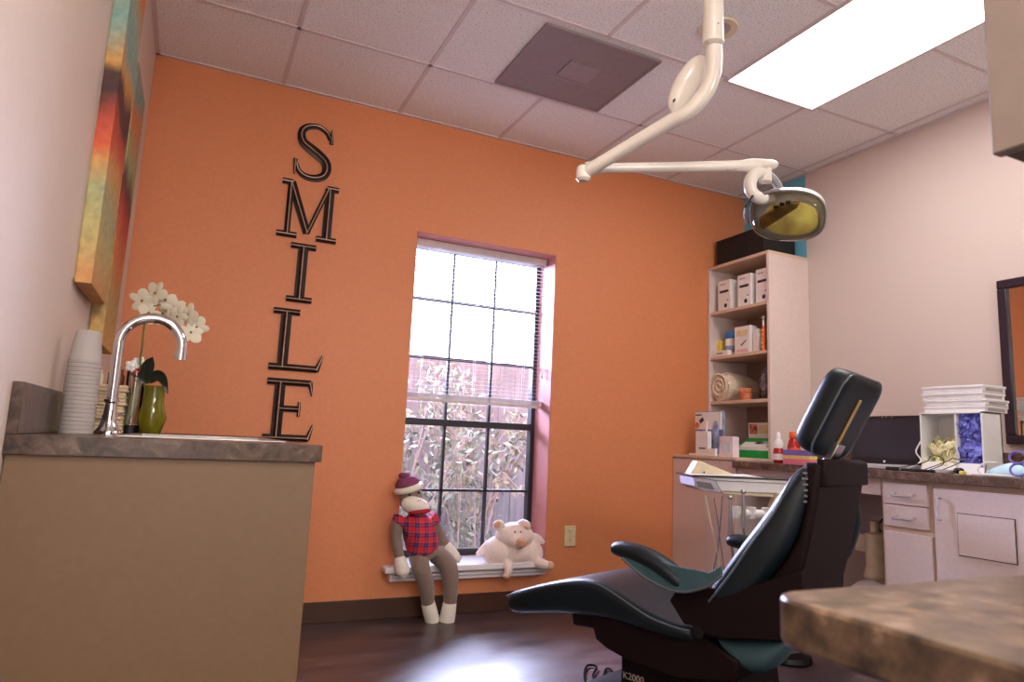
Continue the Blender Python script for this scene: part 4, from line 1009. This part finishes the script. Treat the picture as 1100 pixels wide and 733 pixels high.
MB().prism(shell, lambda a, c, t: C(a, t, c), .035, .45).build('backrest_shell', M['brownpl'], ch, bevel=.014, seg=3)
MB().prism([(-.385, .900), (-.412, .892), (-.412, .82), (-.38, .82)], lambda a, c, t: C(a, t, c), .045, .44).build('shell_cap', M['brownpl'], ch, bevel=.006)
b = MB()
for k in range(7): b.obox(C(-.362+.002*k, .048, .872-.016*k), S*.010, T*.012, V((0, 0, .003)))
b.build('bellows', M['greyrub'], ch, bevel=.001)
# hinge arms
hng = [sz(*p, .0) for p in ((738, 655), (742, 672), (756, 681), (775, 687), (846, 689), (866, 662), (864, 612), (820, 626), (775, 640), (745, 640))]
for t0_ in (-.006, .465): MB().prism(hng if t0_ < .1 else hng[:4]+[sz(820, 688, .0), sz(812, 640, .0)]+hng[8:], lambda a, c, t: C(a, t, c), t0_, t0_+.035).build('hinge_arm', M['brownpl'], ch, bevel=.006)
MB().cyl(C(-.05, -.006, .365), C(-.05, .0, .365), .018).build('hinge_cap', M['black'], ch)
# teal upholstered skirt hanging under the hinge
R2 = []
for q in range(13):
    u = q/12; e0 = sz(772+78*u, 686, .06); dip = (math.sin(PI*u)**.7)
    low = sz(772+78*u, 688+42*dip, .06)
    R2.append([C(e0[0], .06, e0[1]), C(low[0]*.5+e0[0]*.5, .05-.03*dip, low[1]*.5+e0[1]*.5), C(low[0], .07, low[1]), C(low[0], .20, low[1]+.01), C(e0[0], .28, e0[1])])
b = MB(); b.loft(R2, closed=False); sk = b.build('rear_skirt', M['tealmid'], ch, smooth=True, sub=1)
mdd = sk.modifiers.new('s', 'SOLIDIFY'); mdd.thickness = .006
# headrest
u_ = V((-.46, .888)); v_ = V((-.888, -.46))
hc_ = V((-.384, 1.038))
HA = math.radians(8)
def HR(a, t, n_):
    dt_ = t-.25; q = hc_+u_*a+v_*(n_*math.cos(HA)+dt_*math.sin(HA)); return C(q.x, .25+dt_*math.cos(HA)-n_*math.sin(HA), q.y)
rings = []
for n__, sc_, hh_ in ((-.045, .80, .86), (-.036, .93, .95), (-.01, 1, 1), (.02, 1, 1), (.034, .97, .97), (.04, .90, .92)):
    rings.append([HR(q, .25+p, n__) for p, q in rrect(.255*sc_, .275*hh_, .05, 5)])
MB().loft(rings).build('headrest', M['teal'], ch, smooth=True, sub=1)
hr = [o for o in ch.children if o.name == 'headrest'][0]
MB().tube([HR(q*.98, .25+p*.98, .031) for p, q in rrect(.255, .275, .05, 5)+[rrect(.255, .275, .05, 5)[0]]], .003, 6).build('headrest_piping', M['piping'], hr)
b = MB(); b.obox(HR(-.008, .25, .042), (HR(.075, .25, 0)-HR(0, .25, 0)), (HR(0, .257, 0)-HR(0, .25, 0)), (HR(0, .25, .0025)-HR(0, .25, 0))); b.build('adjustment_slot', M['tan'], hr, bevel=.002)
b = MB(); b.obox(HR(-.125, .25, .045), (HR(.045, .25, 0)-HR(0, .25, 0)), (HR(0, .274, 0)-HR(0, .25, 0)), (HR(0, .25, .012)-HR(0, .25, 0))); b.build('headrest_bracket', M['steel'], hr, bevel=.003)
# armrests
def armrest(tc, ds, nm):
    path = [(.245, .574), (.228, .576), (.17, .576), (.09, .560), (.03, .532), (-.005, .512), (-.022, .506)]
    hw = [.026, .036, .040, .042, .043, .041, .028]; hz = [.017, .025, .029, .031, .032, .030, .018]
    b = MB().loft([[C(s_+ds, tc+hw[i]*math.cos(2*PI*k/20), z_+hz[i]*math.sin(2*PI*k/20)) for k in range(20)] for i, (s_, z_) in enumerate(path)])
    return b.build('armrest', M['teal'], ch, smooth=True, sub=1)
ar = armrest(-.03, 0, '')
tt = -.055
pl_lo = [sz(*p, tt) for p in ((669, 600), (676, 606), (688, 616.5), (703, 626), (719, 633.5), (733, 636), (746, 634.5), (762, 629), (776, 618))]
pl_hi = [sz(*p, tt) for p in ((775, 608), (762, 616), (746, 612), (733, 610), (719, 606), (703, 600), (688, 596), (676, 594))]
MB().prism(pl_lo+pl_hi, lambda a, c, t: C(a, t, c), tt-.004, tt+.006).build('armrest_panel', M['tealmid'], ar, bevel=.002)
MB().tube([C(a, tt-.004, c) for a, c in pl_lo], .0045, 6, smooth=3).build('panel_edge', M['piping'], ar)
MB().prism([(.02, .49), (.05, .44), (.0, .38), (-.07, .38), (-.12, .50), (-.05, .50)], lambda a, c, t: C(a, t, c), -.005, .03).build('armrest_bracket', M['brownpl'], ar, bevel=.004)
ar2 = armrest(.54, -.13, '')
MB().prism([(-.12, .49), (-.07, .47), (-.05, .38), (-.12, .38), (-.18, .50)], lambda a, c, t: C(a, t, c), .495, .54).build('armrest_bracket', M['brownpl'], ar2, bevel=.004)
# far bolster of the backrest peeking past the shell
MB().tube([C(-.335, .50, .80), C(-.325, .52, .70), C(-.285, .53, .60), C(-.24, .52, .52)], [.02, .04, .045, .02], 14, smooth=5).build('side_bolster', M['teal'], ch)

# ------------------------------------------------------------------ delivery tray behind the chair
TD = 2.78
def td(x, y, d=0.): return at_d(x, y, TD+d)
tc_ = td(800, 520)
dt = empty('instrument_tray', tc_, 'white dental delivery tray with instruments beyond the chair back', 'instrument tray')
a = td(745, 512); a2 = td(752, 527); e = td(870, 520)
ex = (td(870, 512)-td(745, 512)); ex.z = 0; ex.normalize(); ey = V((-ex.y, ex.x, 0))
o0 = td(745, 512); ztop = o0.z
def D(u, v, z_): return V((o0.x, o0.y, 0))+ex*u+ey*v+V((0, 0, ztop+z_))
MB().prism([(0, 0), (.10, -.012), (.60, -.012), (.60, .0), (.10, 0)], lambda a, c, v: D(a, v, c), 0, .26).build('tray_top', M['white'], dt, bevel=.002)
MB().box(-.01, .61, -.006, .266, 0, .005, Matrix(((ex.x, ey.x, 0, o0.x), (ex.y, ey.y, 0, o0.y), (0, 0, 1, ztop), (0, 0, 0, 1)))).build('rubber_mat', M['black'], dt, bevel=.001)
MB().prism([(.0, -.003), (.085, -.012), (.115, -.062), (.03, -.055), (.005, -.04)], lambda a, c, v: D(a, v, c), .0, .24).build('control_head', M['lilac'], dt, bevel=.004)
MB().prism([(.01, -.018), (.07, -.024), (.085, -.05), (.02, -.042)], lambda a, c, v: D(a, v, c), -.003, .002).build('control_panel', M['greyrub'], dt, smooth=False)
MB().prism([(.09, -.013), (.62, -.013), (.62, -.055), (.115, -.055)], lambda a, c, v: D(a, v, c), .01, .24).build('tray_body', M['white'], dt, bevel=.003)
MB().prism([(.115, -.055), (.6, -.055), (.6, -.075), (.13, -.068)], lambda a, c, v: D(a, v, c), .02, .22).build('tray_underside', M['cream'], dt, bevel=.003)
tag(MB().prism([(.0, .006), (.30, .006), (.26, .012), (.18, .009)], lambda a, c, v: D(a, v, c), .02, .18).build('tray_paper', M['paper'], smooth=False), 'white paper cover lying on the instrument tray', 'paper')
o = empty('curing_light', D(.05, .15, .006), 'beige wedge shaped instrument housing lying on the tray', 'instrument')
MB().prism([(.012, .006), (.045, .062), (.058, .060), (.20, .010), (.19, .006)], lambda a, c, v: D(a, v, c), .10, .19).build('housing', M['cream'], o, bevel=.008)
MB().ell(D(.07, .095, .015), (.004, .004, .004), n=6).build('button', M['black'], o)
# holder bar and handpieces
MB().tube([D(.16, -.03, -.135), D(.44, -.03, -.135)], .017, 12).build('holder_bar', M['white'], dt)
for u in (.165, .225, .285, .35): MB().cyl(D(u, -.03, -.155), D(u, -.03, -.11), .015, .019, 14).build('holder_cup', M['white'], dt)
MB().prism([(.34, -.05), (.36, -.05), (.33, -.13), (.31, -.13)], lambda a, c, v: D(a, v, c), -.03, .05).build('holder_strut', M['cream'], dt, bevel=.003)
def handp(u, z1, z0, lab, col):
    o = empty('dental_handpiece', D(u, -.05, z0), lab, 'handpiece', 'handpieces hanging from the tray holder')
    MB().tube([D(u, -.05, z0), D(u+.002, -.05, (z0+z1)/2), D(u, -.05, z1)], [.010, .0085, .006], 12).build('grip', M[col], o)
    MB().ell(D(u+.001, -.05, z1), (.012, .012, .010), n=8).build('head', M['steel'], o)
    MB().tube([D(u, -.05, z0), D(u+.01, -.05, z0-.10), D(u-.02, -.03, z0-.22), D(u+.05, .0, z0-.32), D(u+.25, .05, z0-.1)], .005, 8, smooth=5).build('hose', M['greyrub'], o)
handp(.122+.01, -.075, -.22, 'chrome angled handpiece hanging leftmost on the tray holder', 'steel')
handp(.185, -.05, -.19, 'slim grey handpiece hanging second on the tray holder', 'steel')
cbl('tray_hose', [td(758, 533), td(763, 560), td(770, 590), td(776, 622), td(800, 660, .05)], .0035, 'cream', 'cream hose hanging from the left edge of the tray', 'hose')
cbl('tray_hose', [td(776, 533), td(774, 560), td(771, 590), td(765, 630), td(780, 665, .05)], .0035, 'greyrub', 'grey hose hanging straight down from the tray', 'hose')
cbl('tray_hose', [td(767, 535), td(771, 560), td(775, 590), td(781, 625), td(800, 665, .05)], .0025, 'greyrub', 'thin grey hose between the cream and grey tray hoses', 'hose')
# support column of the tray
b = MB(); q = D(.5, .12, -.07); b.tube([q, q+V((0, 0, -.10)), q+V((0, 0, -.30))], .022, 14); b.tube([q+V((0, 0, -.28)), V((C(-.1, .5, 0).x, C(-.1, .5, 0).y, q.z-.33)), C(-.05, .42, .28)], .025, 14)
b.build('support_arm', M['white'], dt)

# floor bits
fc = at_z(846, 702, .03)
o = empty('foot_control', (fc.x, fc.y, 0), 'black round foot control on the floor behind the chair', 'foot pedal')
MB().lathe([(.10, 0), (.105, .01), (.10, .03), (.05, .045), (.001, .048)], (fc.x, fc.y, 0)).build('body', M['black'], o)
MB().tube([(fc.x-.06, fc.y-.04, .04), (fc.x-.02, fc.y-.05, .05), (fc.x+.03, fc.y-.04, .04)], .006, 8).build('trim_bar', M['steel'], o)
e_ = C(.23, .1, .04)
cbl('chair_cord', [C(.235, .12, .06), at_z(655, 719, .01), at_z(647, 729, .008), at_z(642, 737, .008), at_z(637, 726, .008), at_z(641, 717, .01), at_z(632, 715, .008), at_z(628, 722, .008), at_z(630, 738, .008), at_z(640, 760, .008)], .0045, 'cord', 'black cord looping on the floor before the chair base', 'cord')

# ------------------------------------------------------------------ DENTAL LAMP
lp = at_d(766, 30, 1.8)
dl_ = empty('dental_lamp', (lp.x, lp.y, H), 'cream ceiling mounted dental lamp with folded arm above the chair', 'dental lamp')
zb = at_d(766, 44, 1.8).z
MB().cyl((lp.x, lp.y, zb), (lp.x, lp.y, H-.03), .027, n=28).build('ceiling_pole', M['lampwhite'], dl_)
MB().lathe([(.09, 0), (.09, -.01), (.05, -.03), (.028, -.035)], (lp.x, lp.y, H)).build('ceiling_plate', M['lampwhite'], dl_)
MB().lathe([(.0275, 0), (.0285, -.006), (.0285, -.012), (.022, -.018), (.019, -.02)], (lp.x, lp.y, zb)).build('collar', M['lampwhite'], dl_)
MB().ell(at_d(771.5, 25, 1.774), .002, n=6).build('set_screw', M['black'], dl_)
j1 = at_d(627, 186, 1.98)
path = [V((lp.x, lp.y, zb)), at_d(766.5, 62, 1.8), at_d(765, 82, 1.8), at_d(756, 103, 1.805), at_d(738, 121, 1.82), at_d(715, 134, 1.85), j1+(at_d(715, 134, 1.85)-j1)*.04]
MB().tube(path, [.0225, .0225, .022, .022, .021, .020, .0185], 20, smooth=5).build('upper_arm', M['lampwhite'], dl_)
# oval cover behind the bend
ca = at_d(738, 90, 1.86); ax_ = (at_d(754, 62, 1.86)-at_d(723, 118, 1.86)).normalized(); nn_ = FW; sd_ = ax_.cross(nn_).normalized()
MB().ell(ca, (.088, .034, .022), axes=(ax_, sd_, nn_), n=18).build('arm_cover', M['lampwhite'], dl_)
MB().ell(at_d(724, 108, 1.835), (.005, .003, .008), axes=(ax_, sd_, nn_), n=8).build('oval_mark', M['black'], dl_)
# elbow and second arm
j2 = at_d(822, 178, 2.16)
MB().lathe([(.001, -.026), (.014, -.025), (.021, -.018), (.022, 0), (.021, .016), (.014, .022), (.001, .023)], j1, 24).build('elbow', M['lampwhite'], dl_)
ja = at_d(629, 181, 1.99); 
MB().tube([ja, ja+(j2-ja)*.03, ja+(j2-ja)*.1, ja+(j2-ja)*.5, ja+(j2-ja)*.85, ja+(j2-ja)*.93, j2], [.018, .021, .0145, .0155, .0175, .023, .02], 18).build('lower_arm', M['lampwhite'], dl_)
tdir = (j2-ja).normalized()
b = MB().ell(j2, (.045, .028, .018), axes=(tdir, tdir.cross(V((0, 0, 1))), V((0, 0, 1))), n=14); b.cyl(j2, j2+V((0, 0, -.055)), .019, n=20); b.build('wrist_joint', M['lampwhite'], dl_)
MB().obox(at_d(786, 181.5, 2.09), tdir*.018, V((0, 0, .0015)), FW*.002).build('seam_mark', M['printlight'], dl_)
# yoke
DL = 2.16
yk = [at_d(x, y, DL+d) for x, y, d in ((824, 186, .0), (812, 186, -.02), (806, 196, -.03), (808, 207, -.03), (818, 214, -.02), (830, 214, -.01))]
MB().tube(yk, [.016, .020, .020, .019, .018, .014], 16, smooth=5).build('yoke', M['lampwhite'], dl_)
yk = [at_d(x, y, DL+d) for x, y, d in ((822, 186, .03), (832, 194, .03), (838, 204, .02), (840, 212, .01))]
MB().tube(yk, [.014, .013, .012, .010], 14, smooth=5).build('yoke_inner', M['greyrub'], dl_)
MB().cyl(at_d(810, 208, DL-.04), at_d(800.5, 223, DL-.06), .003, n=8).build('switch_lever', M['black'], dl_)
# head
hc2 = at_d(846, 231, DL)
nf = (-FW*.70+V((0, 0, -1))*.60-RT*.52).normalized()         # the way the lamp looks
ea = (RT*.96+UP*.22); ea = (ea-nf*ea.dot(nf)).normalized(); eb = nf.cross(ea).normalized()
if eb.z < 0: eb = -eb
def LH(a_, b_, n_): return hc2+ea*a_+eb*b_+nf*n_
def sup(r1, r2, n, off, k=2.6, dx=0, dy=0):
    out = []
    for i in range(n):
        t = 2*PI*i/n; c_, s_ = math.cos(t), math.sin(t)
        out.append(LH(dx+r1*abs(c_)**(2/k)*(1 if c_ > 0 else -1), dy+r2*abs(s_)**(2/k)*(1 if s_ > 0 else -1), off))
    return out
hd = MB().loft([sup(a_, b_, 36, n_) for a_, b_, n_ in ((.02, .015, -.085), (.06, .045, -.08), (.092, .066, -.06), (.108, .08, -.03), (.112, .084, 0), (.112, .084, .008), (.107, .079, .008), (.104, .076, 0), (.096, .068, -.008), (.06, .042, -.014), (.01, .01, -.015))]).build('lamp_housing', M['lampwhite'], dl_, smooth=True)
MB().loft([sup(a_, b_, 36, n_) for a_, b_, n_ in ((.110, .082, .006), (.108, .080, .024), (.095, .068, .040), (.06, .04, .046), (.01, .01, .047))], cap=True).build('clear_shield', M['clear'], hd, smooth=True)
MB().tube(sup(.112, .084, 40, .008)+[sup(.112, .084, 40, .008)[0]], .0035, 8).build('shield_rim', M['greyrub'], hd)
b = MB().loft([sup(a_, b_, 28, n_, dx=.012, dy=-.008) for a_, b_, n_ in ((.080, .056, .012), (.074, .050, .0), (.045, .03, -.008), (.01, .01, -.010))], cap=True); b.build('reflector', M['gold'], hd, smooth=True)
b = MB().prism([(-.085, -.035), (-.07, -.045), (.03, .03), (.04, .05), (-.01, .045), (-.08, .0)], lambda a_, c_, n_: LH(a_, c_, n_), .004, .020); b.build('bulb_shield', M['golddark'], hd, bevel=.004)
for a_, b_ in ((-.030, .037), (-.012, .046), (.006, .052)): MB().obox(LH(a_, b_, .024), ea*.007, eb*.0045, nf*.004).build('vent_slot', M['black'], hd)
MB().tube([LH(-.118, -.02, .02), LH(-.122, .02, .028), LH(-.10, .065, .03), (LH(-.05, .088, .03)), LH(-.02, .092, .025)], [.006, .007, .007, .006, .005], 10, smooth=5).build('grab_handle', M['greyrub'], hd)

# ------------------------------------------------------------------ foreground desk and wall cabinet
px_, py_, pz_ = .396, -3.115, .806; rc_ = .03
pen = [(px_, YB+.001), (px_, py_-rc_)]+[(px_+rc_-rc_*math.cos(a), py_-rc_+rc_*math.sin(a)) for a in [PI/2*k/6 for k in range(1, 7)]]+[(XR-.65, py_), (XR-.65, YB+.001)]
dk = empty('desk', (1.4, -3.9, 0), 'mottled brown topped desk with a rounded corner closest to the viewer', 'desk')
MB().prism(pen, lambda a, c, z: V((a, c, z)), pz_-.033, pz_).build('desk_top', M['counternear'], dk, bevel=.003)
MB().box(.95, XR-.7, YB+.001, py_-.25, 0, pz_-.033).build('desk_body', M['lam'], dk, bevel=.003)
uc = at_d(1065, 163, .75)
o = empty('upper_cabinet', (uc.x+.3, uc.y-.4, uc.z), 'taupe overhead cabinet hanging from the ceiling at the upper right corner', 'cabinet')
MB().box(uc.x+.018, uc.x+.6, YB+.001, uc.y, uc.z+.0, H-.001).build('carcass', M['base'], o, bevel=.002)
for k in range(2): MB().box(uc.x, uc.x+.017, uc.y-.75*(k+1)+.005, uc.y-.75*k, uc.z-.004, H-.004).build('door', M['greytaupe'], o, bevel=.002)

# ------------------------------------------------------------------ light
w = bpy.data.worlds.new('sky'); SC.world = w; w.use_nodes = True
bg = w.node_tree.nodes['Background']; bg.inputs['Color'].default_value = (.78, .82, 1, 1); bg.inputs['Strength'].default_value = 8
def area(name, loc, target, sx, sy, power, col):
    l = bpy.data.lights.new(name, 'AREA'); l.shape = 'RECTANGLE'; l.size = sx; l.size_y = sy; l.energy = power; l.color = col
    o = bpy.data.objects.new(name, l); COL.objects.link(o); o.location = loc
    o.rotation_euler = (V(target)-V(loc)).to_track_quat('-Z', 'Y').to_euler(); return o
area('skylight', (1.6, 3.6, 2.75), (1.5, -1, .4), 4.6, 2.0, 3800, (.66, .70, 1))
area('ceiling_panel_glow', (2.455, -1.76, H-.02), (2.455, -1.76, 0), .54, 1.18, 9, (1, .97, .95))
area('unseen_rear_fill', (.63, -3.8, H-.02), (.63, -3.8, 0), .54, 1.18, 50, (1, .96, .92))  # fill under the added panel behind the viewer

area('added_left_fill', (XL+.03, -4.2, 1.35), (2.6, -2.6, .9), .9, 1.7, 26, (1, .95, .92))  # added fill from the left rear, no door stands there
area('added_ceiling_fill', (1.2, -4.3, 1.75), (1.0, -2.6, 2.68), 1.8, .4, 72, (1, .95, .9))  # added out of view to brighten the ceiling
# ------------------------------------------------------------------ camera
cd = bpy.data.cameras.new('camera'); co = bpy.data.objects.new('camera', cd); COL.objects.link(co)
co.matrix_world = Matrix(((RT.x, UP.x, -FW.x, CAM.x), (RT.y, UP.y, -FW.y, CAM.y), (RT.z, UP.z, -FW.z, CAM.z), (0, 0, 0, 1)))
cd.sensor_width = 36; cd.lens = FPX/1100*36; cd.clip_start = .05
cd.dof.use_dof = True; cd.dof.focus_distance = 3.0; cd.dof.aperture_fstop = 7.5
SC.camera = co
SC.view_settings.view_transform = 'Standard'
SC.view_settings.exposure = 0
SC.cycles.use_denoising = True
SC.cycles.max_bounces = 8
SC.cycles.sample_clamp_indirect = 6
